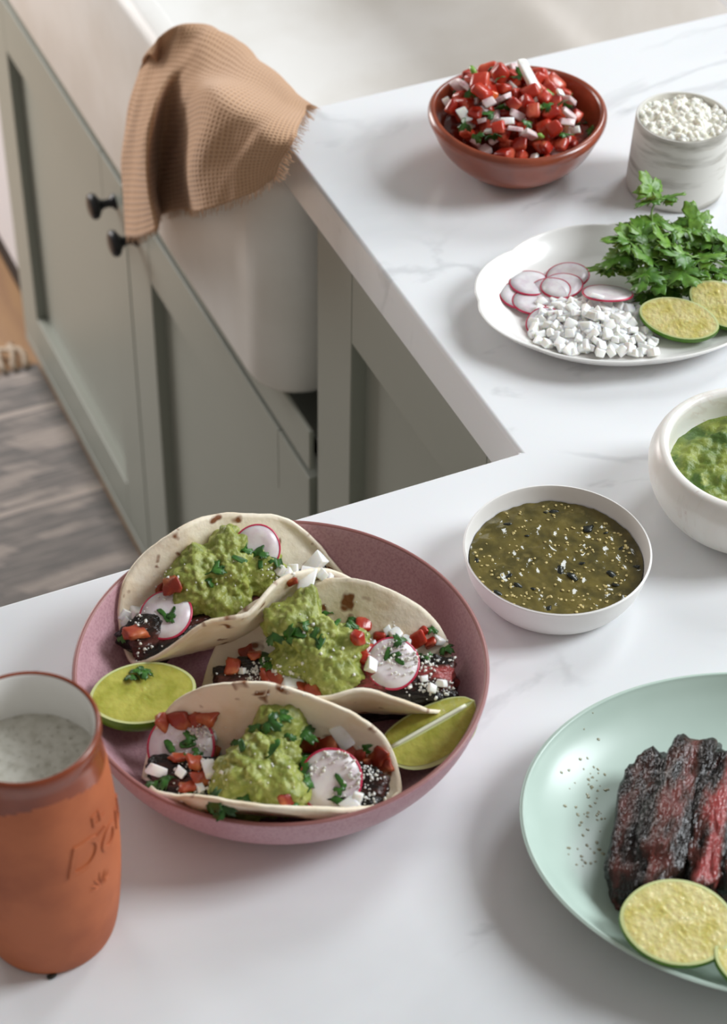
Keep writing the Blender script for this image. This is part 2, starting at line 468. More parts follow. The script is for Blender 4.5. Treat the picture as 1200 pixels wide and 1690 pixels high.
# ------------------------------------------------------------------ apron sink
def rrect(x0, x1, y0, y1, r, n=10):
    out = []
    for (cx, cy, a0) in ((x1 - r, y1 - r, 0), (x0 + r, y1 - r, 90), (x0 + r, y0 + r, 180), (x1 - r, y0 + r, 270)):
        for k in range(n + 1):
            a = R(a0 + 90 * k / n); out.append((cx + r * math.cos(a), cy + r * math.sin(a)))
    return out
def loft(loops, cap0=True, cap1=True):
    n = len(loops[0]); V = [p for l in loops for p in l]; F = []
    for i in range(len(loops) - 1):
        for k in range(n): F.append((i * n + k, i * n + (k + 1) % n, (i + 1) * n + (k + 1) % n, (i + 1) * n + k))
    if cap0: F.append(tuple(range(n))[::-1])
    if cap1: F.append(tuple((len(loops) - 1) * n + k for k in range(n)))
    return V, F
sx0, sx1, sy0, sy1 = -.022, .56, .418, 1.375
zs0, zs1 = .642, .876
L_ = []
def lp(ins, z, r): L_.append([(x, y, z) for x, y in rrect(sx0 + ins, sx1 - ins, sy0 + ins, sy1 - ins, r)])
lp(.012, zs0, .040); lp(.004, zs0 + .003, .047); lp(0, zs0 + .010, .05)
lp(0, zs1 - .014, .05); lp(.002, zs1 - .006, .049); lp(.007, zs1 - .001, .046); lp(.012, zs1, .042)
lp(.026, zs1, .032); lp(.030, zs1 - .002, .03); lp(.033, zs1 - .008, .03); lp(.036, zs0 + .11, .04); lp(.042, zs0 + .080, .05); lp(.058, zs0 + .053, .06); lp(.085, zs0 + .036, .07); lp(.13, zs0 + .028, .09)
V, F = loft(L_)
sk = wobj('apron_sink', V, F, m_fireclay, ((sx0 + sx1) / 2, (sy0 + sy1) / 2, zs0))
tag(sk, 'white fireclay apron front sink with rounded corners under the tan towel', 'sink')
# drain
V, F = lathe(prof_smooth([(0, .001), (.03, .001), (.036, .003), (.042, .0035), (.043, 0)], 4), 32)
dr = link('drain', weld(mesh('drain', V, F, mat('steel', '#9a9a98', .25, spec=.8)))); dr.parent = sk
dr.location = (0.02, .33, .0283)

# ------------------------------------------------------------------ rug
def rug_mat():
    m = bpy.data.materials.new('woven_rug'); m.use_nodes = True; nt = m.node_tree; L = nt.links.new
    b = nt.nodes['Principled BSDF']; b.inputs['Roughness'].default_value = .9; b.inputs['Specular IOR Level'].default_value = .1
    tc = nd(nt, 'ShaderNodeTexCoord'); sep = nd(nt, 'ShaderNodeSeparateXYZ'); L(tc.outputs['Object'], sep.inputs[0])
    def mth(op, a, c=None, d=None):
        n = nd(nt, 'ShaderNodeMath', operation=op)
        for i, q in enumerate((a, c, d)):
            if q is None: continue
            if isinstance(q, (int, float)): n.inputs[i].default_value = q
            else: L(q, n.inputs[i])
        return n.outputs[0]
    X, Y = sep.outputs['X'], sep.outputs['Y']
    # pale lines every .188 m with stepped flecks between them
    ph = mth('FRACT', mth('MULTIPLY', mth('ADD', Y, 10.0 - .012), 1 / .188))
    line = mth('LESS_THAN', mth('ABSOLUTE', mth('SUBTRACT', ph, .04)), .026)
    cx = nd(nt, 'ShaderNodeCombineXYZ')
    L(mth('MULTIPLY', mth('SNAP', mth('ADD', X, mth('MULTIPLY', Y, .9)), .021), 8.0), cx.inputs[0])
    L(mth('MULTIPLY', mth('SNAP', Y, .0065), 26.0), cx.inputs[1])
    st = nd(nt, 'ShaderNodeTexNoise'); st.inputs['Scale'].default_value = 1.0; st.inputs['Detail'].default_value = 1.0; L(cx.outputs[0], st.inputs['Vector'])
    step = nd(nt, 'ShaderNodeMapRange'); step.inputs[1].default_value = .50; step.inputs[2].default_value = .60; L(st.outputs[0], step.inputs[0])
    nz = nd(nt, 'ShaderNodeTexNoise'); nz.inputs['Scale'].default_value = 60
    mp = nd(nt, 'ShaderNodeMapping'); mp.inputs['Scale'].default_value = (.3, 4, 1); L(tc.outputs['Object'], mp.inputs[0]); L(mp.outputs[0], nz.inputs['Vector'])
    f = mth('ADD', mth('MULTIPLY', step.outputs[0], .42), mth('MULTIPLY', line, .55))
    f = mth('ADD', f, mth('MULTIPLY', mth('SUBTRACT', nz.outputs[0], .42), .9))
    cr = nd(nt, 'ShaderNodeValToRGB'); e = cr.color_ramp.elements
    e[0].position = -.0; e[0].color = lin('#7f7c7b'); e[1].position = .75; e[1].color = lin('#c0b4ad')
    L(f, cr.inputs[0]); L(cr.outputs[0], b.inputs['Base Color'])
    wv = nd(nt, 'ShaderNodeTexNoise'); wv.inputs['Scale'].default_value = 400; L(mp.outputs[0], wv.inputs['Vector'])
    bp = nd(nt, 'ShaderNodeBump'); bp.inputs['Strength'].default_value = .5; bp.inputs['Distance'].default_value = .003
    L(wv.outputs[0], bp.inputs['Height']); L(bp.outputs[0], b.inputs['Normal'])
    return m
m_rug = rug_mat(); m_fringe = mat('fringe_yarn', '#c9b9a8', .9, rnd='#b8a794')
nx, ny = 30, 60; V = []; F = []
for i in range(nx + 1):
    for j in range(ny + 1):
        x = -.85 + .845 * i / nx; y = -.02 + 1.36 * j / ny
        V.append((x, y, .008 + .0018 * noise.noise((x * 9, y * 9, 3))))
for i in range(nx):
    for j in range(ny):
        a = i * (ny + 1) + j; F.append((a, a + ny + 1, a + ny + 2, a + 1))
rg = wobj('rug', V, F, m_rug, (-.43, .7, 0)); tag(rg, 'grey flat woven rug with pale stepped stripes and a fringe', 'rug')
sm = rg.modifiers.new('s', 'SOLIDIFY'); sm.thickness = .006; sm.offset = -1
for k in range(54):
    x = -.845 + k * .0155; pts = []
    for i in range(7):
        t = i / 6; pts.append((x + .012 * noise.noise((k * 2.3, t * 2, 0)) * t * 2, 1.335 + .062 * t, .011 + .010 * math.sin(t * 3.1) - .004 * t + .005 * noise.noise((k, t * 3, 5))))
    V, F = tube(pts, .0042, .0032, 6)
    wobj('tassel', V, F, m_fringe, pts[0], rg)

# ------------------------------------------------------------------ towel
def towel_mat():
    m = bpy.data.materials.new('waffle_linen'); m.use_nodes = True; nt = m.node_tree; L = nt.links.new
    b = nt.nodes['Principled BSDF']; b.inputs['Roughness'].default_value = .9; b.inputs['Specular IOR Level'].default_value = .1
    b.inputs['Sheen Weight'].default_value = .2
    uv = nd(nt, 'ShaderNodeUVMap'); sep = nd(nt, 'ShaderNodeSeparateXYZ'); L(uv.outputs[0], sep.inputs[0])
    def mth(op, a, c=None):
        n = nd(nt, 'ShaderNodeMath', operation=op)
        for i, q in enumerate((a, c)):
            if q is None: continue
            if isinstance(q, (int, float)): n.inputs[i].default_value = q
            else: L(q, n.inputs[i])
        return n.outputs[0]
    K = 2 * math.pi / .0042
    s = mth('MULTIPLY', mth('ADD', mth('SINE', mth('MULTIPLY', sep.outputs['X'], K)), 1.0), mth('ADD', mth('SINE', mth('MULTIPLY', sep.outputs['Y'], K)), 1.0))
    s = mth('MULTIPLY', s, .25)
    n = nd(nt, 'ShaderNodeTexNoise'); n.inputs['Scale'].default_value = 900; L(uv.outputs[0], n.inputs['Vector'])
    x = nd(nt, 'ShaderNodeMix', data_type='RGBA'); x.inputs[6].default_value = lin('#cca585'); x.inputs[7].default_value = lin('#b08766')
    L(s, x.inputs[0]); L(x.outputs[2], b.inputs['Base Color'])
    h = mth('ADD', mth('MULTIPLY', s, -1.0), mth('MULTIPLY', n.outputs[0], .35))
    bp = nd(nt, 'ShaderNodeBump'); bp.inputs['Strength'].default_value = .75; bp.inputs['Distance'].default_value = .0012
    L(h, bp.inputs['Height']); L(bp.outputs[0], b.inputs['Normal'])
    return m
m_towel = towel_mat()
def tw(*row, ty=.012):
    out = []
    for (u, v, k, val) in row: out.append(at(u, v, val) if k == 'z' else atx(u, v, val))
    a = out[0]
    k = .4 if ty < 0 else 1
    return [a + Vector((.030 * k, .012, -.10 * k)), a + Vector((.022 * k, .008, -.035 * k))] + out
rows = [
    tw((244, 90, 'z', .884), (232, 112, 'x', -.026), (215, 165, 'x', -.036), (204, 235, 'x', -.042), (203, 310, 'x', -.046), (208, 392, 'x', -.048), ty=-.03),
    tw((263, 62, 'z', .896), (250, 100, 'x', -.026), (234, 168, 'x', -.046), (226, 235, 'x', -.054), (227, 310, 'x', -.058), (232, 392, 'x', -.060), ty=-.025),
    tw((300, 43, 'z', .912), (285, 95, 'x', -.020), (258, 165, 'x', -.052), (246, 230, 'x', -.066), (246, 310, 'x', -.070), (257, 378, 'x', -.068), ty=-.01),
    tw((345, 45, 'z', .912), (318, 100, 'x', -.014), (282, 158, 'x', -.030), (266, 225, 'x', -.027), (260, 300, 'x', -.027), (266, 356, 'x', -.028)),
    tw((385, 68, 'z', .912), (352, 118, 'x', -.010), (318, 156, 'x', -.034), (306, 225, 'x', -.028), (300, 290, 'x', -.027), (306, 346, 'x', -.028)),
    tw((420, 96, 'z', .914), (392, 132, 'x', -.006), (350, 150, 'x', -.044), (330, 215, 'x', -.060), (318, 285, 'x', -.062), (326, 350, 'x', -.060)),
    tw((455, 125, 'z', .922), (432, 150, 'x', .002), (402, 178, 'x', -.036), (384, 225, 'x', -.050), (372, 280, 'x', -.054), (375, 335, 'x', -.052)),
    tw((488, 156, 'z', .930), (468, 172, 'x', .008), (444, 195, 'x', -.024), (428, 232, 'x', -.040), (416, 276, 'x', -.042), (418, 318, 'x', -.040)),
    tw((514, 174, 'z', .927), (502, 190, 'x', .020), (490, 210, 'x', -.006), (479, 240, 'x', -.022), (466, 268, 'x', -.026), (454, 294, 'x', -.028)),
]
# resample grid
NU, NVv = 12, 12
cols = [crom(r, NVv) for r in rows]
grid = []
for c in range(len(cols[0])): grid.append(crom([cols[r][c] for r in range(len(cols))], NU))
nc, nr = len(grid), len(grid[0])
V = []; F = []; UV = []
for i in range(nc):
    for j in range(nr):
        p = grid[i][j].copy(); q = p * 26
        amp = .0035 * min(1, i / 10)
        p += Vector((-1, -.4, .35)) * amp * (noise.noise((j * .11, i * .055, 2)) + .6 * noise.noise((j * .2 + i * .08, i * .05, 7)))
        if i == nc - 1: p.z += .0022 * noise.noise((j * .7, 0, 0))
        if j == nr - 1: p += Vector((.7, -.7, 0)) * .002 * noise.noise((i * .6, 4, 0))
        V.append(p); UV.append((j * .27 / nr, i * .24 / nc))
for i in range(nc - 1):
    for j in range(nr - 1):
        a = i * nr + j; F.append((a, a + 1, a + nr + 1, a + nr))
tl = wobj('dish_towel', V, F, m_towel, (-.02, .58, .72))
uvl = tl.data.uv_layers.new(name='UVMap')
for lo in tl.data.loops: uvl.data[lo.index].uv = UV[lo.vertex_index]
sm = tl.modifiers.new('s', 'SOLIDIFY'); sm.thickness = .0022; sm.offset = 0
ss = tl.modifiers.new('ss', 'SUBSURF'); ss.levels = 1; ss.render_levels = 1
tag(tl, 'tan waffle weave kitchen towel draped over the sink front', 'towel')
def strand(path, name):
    V = []; F = []
    rng = random.Random(5)
    for p, d in path:
        for k in range(2):
            e = p + d * rng.uniform(.004, .009) + Vector((rng.uniform(-.002, .002), rng.uniform(-.002, .002), 0))
            v, f = tube([p - d * .002, (p + e) / 2 + Vector((rng.uniform(-.0006, .0006),) * 3), e], .00035, .0002, 4)
            o = len(V); V += v; F += [tuple(i + o for i in q) for q in f]
    return V, F
og = tl.location
edge = [(V_, d) for V_, d in [(Vector(grid[nc - 1][j]), Vector((0, 0, -1))) for j in range(0, nr, 1)] + [(Vector(grid[i][nr - 1]), Vector((.5, -.6, -.3)).normalized()) for i in range(24, nc, 1)]]
V, F = strand(edge, 'f')
fr = wobj('fringe', V, F, m_towel, og, tl); fr['kind'] = 'stuff'

# ================================================================== DISHES
def dish(name, prof, c, m, n=128, mod=None, parent=None, m2=None, rim_from=None):
    V, F = lathe(prof, n, mod)
    me = weld(mesh(name, V, F, [m] + ([m2] if m2 else [])))
    o = link(name, me, parent, (c[0], c[1], ZT) if parent is None else c)
    Vw = [Vector(v) + Vector((c[0], c[1], ZT)) for v in V]
    reg(name, Vw, F)
    return o

# pink bowl --------------------------------------------------------
PB = (-.2465, -.1620)
pp = prof_smooth([(0, .0045), (.055, .0045), (.080, .0065), (.096, .0125), (.1075, .022), (.1155, .035), (.1195, .0475), (.1207, .0502),
                  (.1222, .0508), (.1235, .0498), (.1232, .047), (.1200, .034), (.1130, .021), (.1020, .010), (.088, .003), (.080, 0), (.072, .001), (0, .001)], 6)
pk = dish('pink_bowl', pp, PB, m_pink)
pk.data.materials.append(mat('pink_rim_bare', '#94615d', .4))
for f in pk.data.polygons:
    if f.center.z > .0500: f.material_index = 1
tag(pk, 'wide speckled pink stoneware bowl holding three tacos', 'bowl')

# salsa dish -------------------------------------------------------
SD = (-.0387, -.1232)
pp = prof_smooth([(0, .004), (.040, .0042), (.050, .0075), (.0560, .017), (.0590, .0295), (.0597, .0306), (.0607, .0300), (.0600, .027), (.0570, .014), (.0515, .004), (.0465, 0), (.043, .001), (0, .001)], 6)
sd = dish('salsa_dish', pp, SD, m_whitematte)
tag(sd, 'small white dish filled with green tomatillo salsa', 'dish')

# pico bowl --------------------------------------------------------
PI_ = (.1605, .3205)
def picomod(r, z, th):
    f = 1 + .012 * math.sin(2 * th + .6) + .006 * math.sin(3 * th + 1)
    return (r * f * math.cos(th), r * f * math.sin(th), z + .0012 * math.sin(2 * th + 2) * min(1, z / .05))
pp = prof_smooth([(0, .008), (.026, .009), (.044, .017), (.057, .031), (.0645, .046), (.0665, .0505), (.0690, .052), (.0718, .0500), (.0725, .046), (.070, .040), (.0610, .022), (.047, .008), (.036, .001), (.030, 0), (.026, .002), (0, .002)], 6)
pb = dish('terracotta_bowl', pp, PI_, m_terra, mod=picomod)
tag(pb, 'glazed terracotta bowl heaped with chopped tomato salsa', 'bowl')

# cup --------------------------------------------------------------
CU = (.2655, .2405)
pp = prof_smooth([(0, .006), (.030, .006), (.0345, .010), (.0352, .03), (.0352, .0625), (.0358, .0652), (.0368, .0658), (.0377, .0648), (.0380, .060), (.0390, .03), (.0396, .008), (.0385, .002), (.036, 0), (.030, .001), (0, .001)], 6)
cu = dish('ceramic_cup', pp, CU, m_cup)
tag(cu, 'small cup with grey brushed bands full of crumbled white cheese', 'cup')

# marble guacamole bowl -----------------------------------------------
GB = (.1125, -.1130)
pp = prof_smooth([(0, .012), (.030, .013), (.045, .021), (.0540, .036), (.0560, .0500), (.0570, .0540), (.0600, .0560), (.0640, .0545), (.0675, .048), (.0690, .040), (.0660, .025), (.057, .010), (.045, .002), (.036, 0), (.030, .001), (0, .001)], 6)
gb = dish('marble_bowl', pp, GB, m_marblebowl)
tag(gb, 'thick walled pale marble bowl of guacamole at the right', 'bowl')

# mint plate ---------------------------------------------------------
MP = (-.0294, -.3725); MPA = (.1462, .1168); MPT = math.atan2(-.4884, .8726)
def mintmod(r, z, th):
    x, y = r * MPA[0] * math.cos(th), r * MPA[1] * math.sin(th)
    return (x * math.cos(MPT) - y * math.sin(MPT), x * math.sin(MPT) + y * math.cos(MPT), z)
pp = prof_smooth([(0, .005), (.45, .005), (.66, .0065), (.80, .0115), (.91, .0195), (.975, .0275), (.99, .0298), (1.0, .0296), (1.002, .0280), (.93, .0175), (.82, .0085), (.70, .0018), (.62, 0), (.56, .0012), (0, .0012)], 6)
mp_ = dish('mint_plate', pp, MP, m_mint, 160, mintmod)
tag(mp_, 'pale mint green plate with sliced steak and lime', 'plate')

# scalloped platter -------------------------------------------------
PL = (.1465, .1112); PLA = (.1145, .0850); PLT = R(-13)
def platmod(r, z, th):
    lob = abs(math.sin(4 * th + .3)) ** .7
    f = 1 + (-.020 + .032 * lob) * max(0, (r - .6) / .4) ** 1.2
    x, y = r * f * PLA[0] * math.cos(th), r * f * PLA[1] * math.sin(th)
    z2 = z + .0015 * lob * max(0, (r - .75) / .25)
    return (x * math.cos(PLT) - y * math.sin(PLT), x * math.sin(PLT) + y * math.cos(PLT), z2)
pp = prof_smooth([(0, .0045), (.45, .0045), (.70, .0050), (.80, .0075), (.87, .0110), (.94, .0160), (.985, .0198), (1.0, .0203), (1.006, .0190), (.95, .0135), (.86, .0065), (.76, .0015), (.68, 0), (.62, .001), (0, .001)], 6)
pt = dish('scalloped_platter', pp, PL, m_white, 160, platmod)
tag(pt, 'white oval scalloped platter with cilantro, radish, onion and lime', 'platter')

# mug ------------------------------------------------------------------
MG = (-.4222, -.2505)
mug_out = [(.0372, .165), (.0384, .1642), (.0390, .162), (.0386, .158), (.0374, .153), (.0384, .144), (.0400, .132), (.0414, .115), (.0424, .094), (.0426, .073), (.0416, .050), (.0396, .027), (.0375, .012), (.0352, .003), (.0325, 0), (.028, .001), (0, .001)]
mug_in = [(0, .006), (.030, .007), (.0335, .012), (.037, .03), (.0392, .06), (.0392, .09), (.0376, .123), (.0350, .147), (.0344, .157), (.0352, .1625), (.0362, .1644)]
n_in = 6 * (len(mug_in) - 1)
pp = prof_smooth(mug_in + mug_out, 6)
V, F = lathe(pp, 128)
k = len(pp)
me = mesh('clay_mug', V, F, [m_clay, m_enamel, m_clayglaze])
for i, f in enumerate(me.polygons):
    zz = sum(me.vertices[q].co.z for q in f.vertices) / 4; s = i % (k - 1)
    if s < n_in - 1: f.material_index = 1
    elif zz > .142 + .004 * math.sin(math.atan2(f.center.y, f.center.x) * 3): f.material_index = 2
weld(me)
mg = link('clay_mug', me, None, (MG[0], MG[1], ZT))
tag(mg, 'tall terracotta mug with embossed lettering and white inside', 'mug')
reg('mug', [Vector(v) + mg.location for v in V], F)
def mug_r(z):
    P = [p for p in prof_smooth(mug_out, 8)]
    for a, b in zip(P, P[1:]):
        if b[1] <= z <= a[1] and a[1] != b[1]:
            t = (z - b[1]) / (a[1] - b[1]); return b[0] + t * (a[0] - b[0])
    return .042
def emboss(verts_faces, name, th0, z0):
    V, F = verts_faces; out = []
    for (x, y, z) in V:
        zz = z0 + y; r = mug_r(zz) + z; th = th0 + x / .0425
        out.append((r * math.cos(th), r * math.sin(th), zz))
    me = mesh(name, out, F, m_clay, False)
    o = link(name, me, mg); return o
def text_mesh(s, size, shear=0.0):
    cu_ = bpy.data.curves.new('t', 'FONT'); cu_.body = s; cu_.size = size; cu_.extrude = .0007; cu_.bevel_depth = .0002; cu_.bevel_resolution = 1
    cu_.shear = shear; cu_.align_x = 'LEFT'; cu_.resolution_u = 6
    o = bpy.data.objects.new('t', cu_); COL.objects.link(o)
    dg = bpy.context.evaluated_depsgraph_get(); me = bpy.data.meshes.new_from_object(o.evaluated_get(dg))
    V = [tuple(v.co) for v in me.vertices]; F = [tuple(p.vertices) for p in me.polygons]
    bpy.data.objects.remove(o); bpy.data.meshes.remove(me); bpy.data.curves.remove(cu_)
    return V, F
def mug_hit(u, v):
    h = hit(u, v, ['mug'])[0] - mg.location
    return math.atan2(h.y, h.x), h.z
th, zz = mug_hit(106, 1452)
emboss(text_mesh('Dou', .030, .25), 'embossed_lettering', th, zz)
th, zz = mug_hit(152, 1366)
emboss(text_mesh('EL', .0105), 'embossed_lettering', th, zz)
th, zz = mug_hit(150, 1386)
emboss(text_mesh('......', .009), 'embossed_dots', th, zz - .001)
# agave emblem below the lettering
th, zz = mug_hit(166, 1462)
V = []; F = []
for a in range(-3, 4):
    an = R(a * 24); d = Vector((math.sin(an), math.cos(an), 0)); s = Vector((d.y, -d.x, 0))
    b0 = Vector((0, 0, .0002)); l = .0125 - .0012 * abs(a); o = len(V)
    V += [b0 - s * .0004, b0 + d * l * .5 - s * .0011, b0 + d * l, b0 + d * l * .5 + s * .0011, b0 + s * .0004, b0 + d * l * .45 + Vector((0, 0, .0009))]
    F += [(o + i, o + (i + 1) % 5, o + 5) for i in range(5)]
emboss(([tuple(v) for v in V], F), 'embossed_emblem', th, zz)
# drink
V = []; F = []; nr_, nt_ = 14, 72
fz = ZT + .1335
for i in range(nr_ + 1):
    for j in range(nt_):
        r = .0369 * i / nr_; t = 2 * math.pi * j / nt_
        V.append((MG[0] + r * math.cos(t), MG[1] + r * math.sin(t), fz + .0006 * noise.noise((r * 150 * math.cos(t), r * 150 * math.sin(t), 1))))
for i in range(nr_):
    for j in range(nt_): F.append((i * nt_ + j, i * nt_ + (j + 1) % nt_, (i + 1) * nt_ + (j + 1) % nt_, (i + 1) * nt_ + j))
fo = wobj('frothy_drink', V, F, m_foam, (MG[0], MG[1], fz)); tag(fo, 'pale frothy drink inside the terracotta mug', 'drink')
V = []; F = []; rng = random.Random(2)
for k in range(150):
    a = rng.uniform(0, 6.283); r = .0365 * math.sqrt(rng.uniform(.05, 1)); s = rng.uniform(.0003, .0009)
    v, f = roundbox(s * 2, s * 2, s, 1, 0, k, 8, 4); o = len(V)
    V += [(MG[0] + r * math.cos(a) + x, MG[1] + r * math.sin(a) + y, fz + .0004 + z) for x, y, z in v]; F += [tuple(i + o for i in q) for q in f]
bb = wobj('bubbles', V, F, m_foam, (MG[0], MG[1], fz), fo); bb['kind'] = 'stuff'

# crumb beside the mug
V, F = roundbox(.005, .003, .002, .8, .4, 3)
p = at(86, 1611, ZT + .001); tag(link('crumb', weld(mesh('crumb', V, F, m_crumb)), None, p), 'tiny dark crumb on the marble beside the mug', 'crumb')

# ================================================================== PIECES (shared meshes)
def variants(name, n, fn, m): return [weld(mesh(name, *fn(i), m)) for i in range(n)]
def dice(dx, dy, dz, jit, seed, bev=.22, seg=2):
    rg = random.Random(seed); V, F = box(-dx / 2, dx / 2, -dy / 2, dy / 2, -dz / 2, dz / 2)
    V = [tuple(c * (1 + rg.uniform(-jit, jit * .4)) for c in v) for v in V]
    me = mesh('tmp', V, F, m_tom, False); bevel_me(me, min(dx, dy, dz) * bev, seg, 20)
    V = [tuple(v.co) for v in me.vertices]; F = [tuple(p.vertices) for p in me.polygons]; bpy.data.meshes.remove(me)
    return V, F
ME_TOM = variants('diced_tomato', 10, lambda i: dice(.0125 + .001 * (i % 3), .0100 + .0018 * (i % 3), .0080 + .0016 * (i % 4), .42, i + 11, .26, 3), m_tom)
ME_TOMC = variants('cooked_tomato', 5, lambda i: roundbox(.0135, .0105 + .002 * (i % 3), .0050 + .001 * (i % 2), .5, .5, i + 141, 16, 8, .12), m_tomc)
ME_TOMO = variants('diced_tomato_orange', 3, lambda i: dice(.0125, .011, .009, .3, i + 31, .26, 3), m_tomor)
def onion_fn(i):
    V, F = dice(.0100 + .003 * (i % 3), .0078 + .001 * (i % 2), .0036, .30, i + 51, .20, 2)
    return [(x, y, z - x * x * 18) for x, y, z in V], F
ME_ON = variants('diced_onion', 6, onion_fn, m_onion)
ME_ONP = variants('diced_onion_pink', 3, onion_fn, m_onionp)
ME_ONC = variants('onion_cube', 6, lambda i: dice(.0064 + .0012 * (i % 3), .0058 + .0008 * (i % 2), .0044 + .0008 * (i % 2), .36, i + 71, .14, 2), m_onion)
ME_JAL = variants('jalapeno_piece', 3, lambda i: roundbox(.010, .008, .004, .5, .35, i + 91, 12, 8), m_jal)

def leaf_geo(seed, L=1.0, lobes=3, curl=.25):
    rng = random.Random(seed); n = 45; span = R(118); V = [(0, 0, 0)]; F = []; rings = (.35, .7, 1.0)
    ph = rng.uniform(-.15, .15)
    for k, rr in enumerate(rings):
        for i in range(n + 1):
            f = -1 + 2 * i / n; a = f * span
            main = 1 - .30 * abs(f) ** 1.5
            notch = .46 * max(0, math.cos(math.pi * (f * 1.5 + .5 + .0)) ** 2) ** 3 if abs(f) < .95 else 0
            teeth = .19 * abs(math.sin(f * math.pi * 5.5 + ph * 9))
            r = L * (main - (notch + teeth) * (rr ** 2)) * rr * (1 if abs(f) < .97 else .6)
            x, y = r * math.sin(a), r * math.cos(a)
            z = curl * L * (-(x / L) ** 2 * .9 + .35 * math.sin(y / L * 2.4 + seed) * .5) + .05 * L * noise.noise((x / L * 3 + seed, y / L * 3, 1)) * 2
            V.append((x, y, z))
    m = n + 1
    for i in range(n): F.append((0, 1 + i, 2 + i))
    for k in range(2):
        for i in range(n): F.append((1 + k * m + i, 1 + (k + 1) * m + i, 2 + (k + 1) * m + i, 2 + k * m + i))
    return V, F
def thick(V, F, t):
    """give a leaf its own thickness"""
    n = len(V); V2 = list(V) + [(x, y, z - t) for x, y, z in V]; F2 = [tuple(f) for f in F] + [tuple(i + n for i in f[::-1]) for f in F]
    cnt = {}
    for f in F:
        for a, b in zip(f, f[1:] + f[:1]): cnt[(a, b)] = 1
    for (a, b) in list(cnt):
        if (b, a) not in cnt: F2.append((b, a, a + n, b + n))
    return V2, F2
ME_LEAF = [mesh('leaf', *thick(*leaf_geo(i, .021, 3, .35), .0003), m_cil) for i in range(6)]
ME_CHOP = [mesh('chopped_cilantro', *thick(*leaf_geo(i + 20, .0085, 3, .7), .0004), m_cild) for i in range(5)]
def shred(i):
    V, F = roundbox(.0085, .0032, .0007, .6, .5, i + 120, 12, 6)
    return [(x, y, z + .12 * x * math.sin(x * 500 + i)) for x, y, z in V], F
ME_SHRED = variants('cilantro_shred', 4, shred, m_cild)

def piece(name, me, p, rot, label, cat, group, s=1.0, parent=None):
    o = bpy.data.objects.new(name, me); COL.objects.link(o)
    o.matrix_world = Matrix.Translation(p) @ rot.to_4x4() @ Matrix.Diagonal((s, s, s, 1))
    return tag(o, label, cat, group)
def rrot(rng, tilt=1.0):
    return (Quaternion((0, 0, 1), rng.uniform(0, 6.28)) @ Quaternion((1, 0, 0), rng.uniform(-1, 1) * tilt) @ Quaternion((0, 1, 0), rng.uniform(-1, 1) * tilt)).to_matrix()

def radish(name, p, nrm, r, label, group, spin=0, t=.0014):
    n = 48; V = []; F = []
    def pr(rr, z): return (rr, z)
    prf = [(0, t / 2), (r * .5, t / 2), (r * .93, t / 2), (r * .93, -t / 2), (r * .5, -t / 2), (0, -t / 2)]
    bend = lambda rr, z, th: (rr * math.cos(th) * (1 + .03 * math.sin(2 * th + spin)), rr * math.sin(th), z + 1.6 * (rr * math.cos(th)) ** 2)
    root = thing(name, label, 'radish', p, group); root.rotation_euler = frame(nrm, spin).to_euler()
    V, F = lathe(prf, n, bend); f = link('flesh', weld(mesh('flesh', V, F, m_rad), 1e-7), root)
    V, F = lathe([(r * .93, t / 2 + .00005), (r * .985, t / 2), (r, 0), (r * .985, -t / 2), (r * .93, -t / 2 - .00005)], n, bend)
    s = link('skin', mesh('skin', V, F, m_radskin), root); s['label'] = 'crimson radish skin'
    return root

# ------------------------------------------------------------------ limes
def axes_n(x, z):
    z = Vector(z).normalized(); y = z.cross(Vector(x)).normalized(); x = y.cross(z)
    return Matrix((x, y, z)).transposed()
def lime_cheek(name, p, nrm, a, b, d, label, fl=m_lflesh, xd=(1, 0, 0), group=None):
    root = thing(name, label, 'lime', p, group); root.rotation_euler = axes_n(xd, nrm).to_euler()
    V = []; F = []; n = 64; m = 14
    for i in range(m + 1):
        t = i / m * math.pi / 2
        for j in range(n):
            th = 2 * math.pi * j / n; q = math.cos(t) + .10 * math.sin(2 * t) * math.cos(t)
            V.append((a * q * math.cos(th) * (1 + .04 * abs(math.cos(th)) ** 8), b * q * math.sin(th), -d * math.sin(t)))
    for i in range(m):
        for j in range(n): F.append((i * n + j, (i + 1) * n + j, (i + 1) * n + (j + 1) % n, i * n + (j + 1) % n))
    link('rind', weld(mesh('rind', V, F, m_lrind)), root)
    def ell(f0, f1, z0, z1, mt, nm, rings=1, bump=0):
        V = []; F = []
        for i in range(rings + 1):
            f = f0 + (f1 - f0) * i / rings
            for j in range(n):
                th = 2 * math.pi * j / n
                x = a * f * math.cos(th) * (1 + .04 * abs(math.cos(th)) ** 8); y = b * f * math.sin(th)
                V.append((x, y, z0 + (z1 - z0) * i / rings + (bump * noise.noise((x * 400, y * 400, 0)) if i < rings else 0)))
        for i in range(rings):
            for j in range(n): F.append((i * n + j, (i + 1) * n + j, (i + 1) * n + (j + 1) % n, i * n + (j + 1) % n))
        link(nm, weld(mesh(nm, V, F, mt), 1e-7), root)
    ell(.94, 1.0, .0002, 0, m_lpith, 'pith')
    ell(0.0001, .945, .0004, .0001, fl, 'flesh', 12, .0006)
    return root

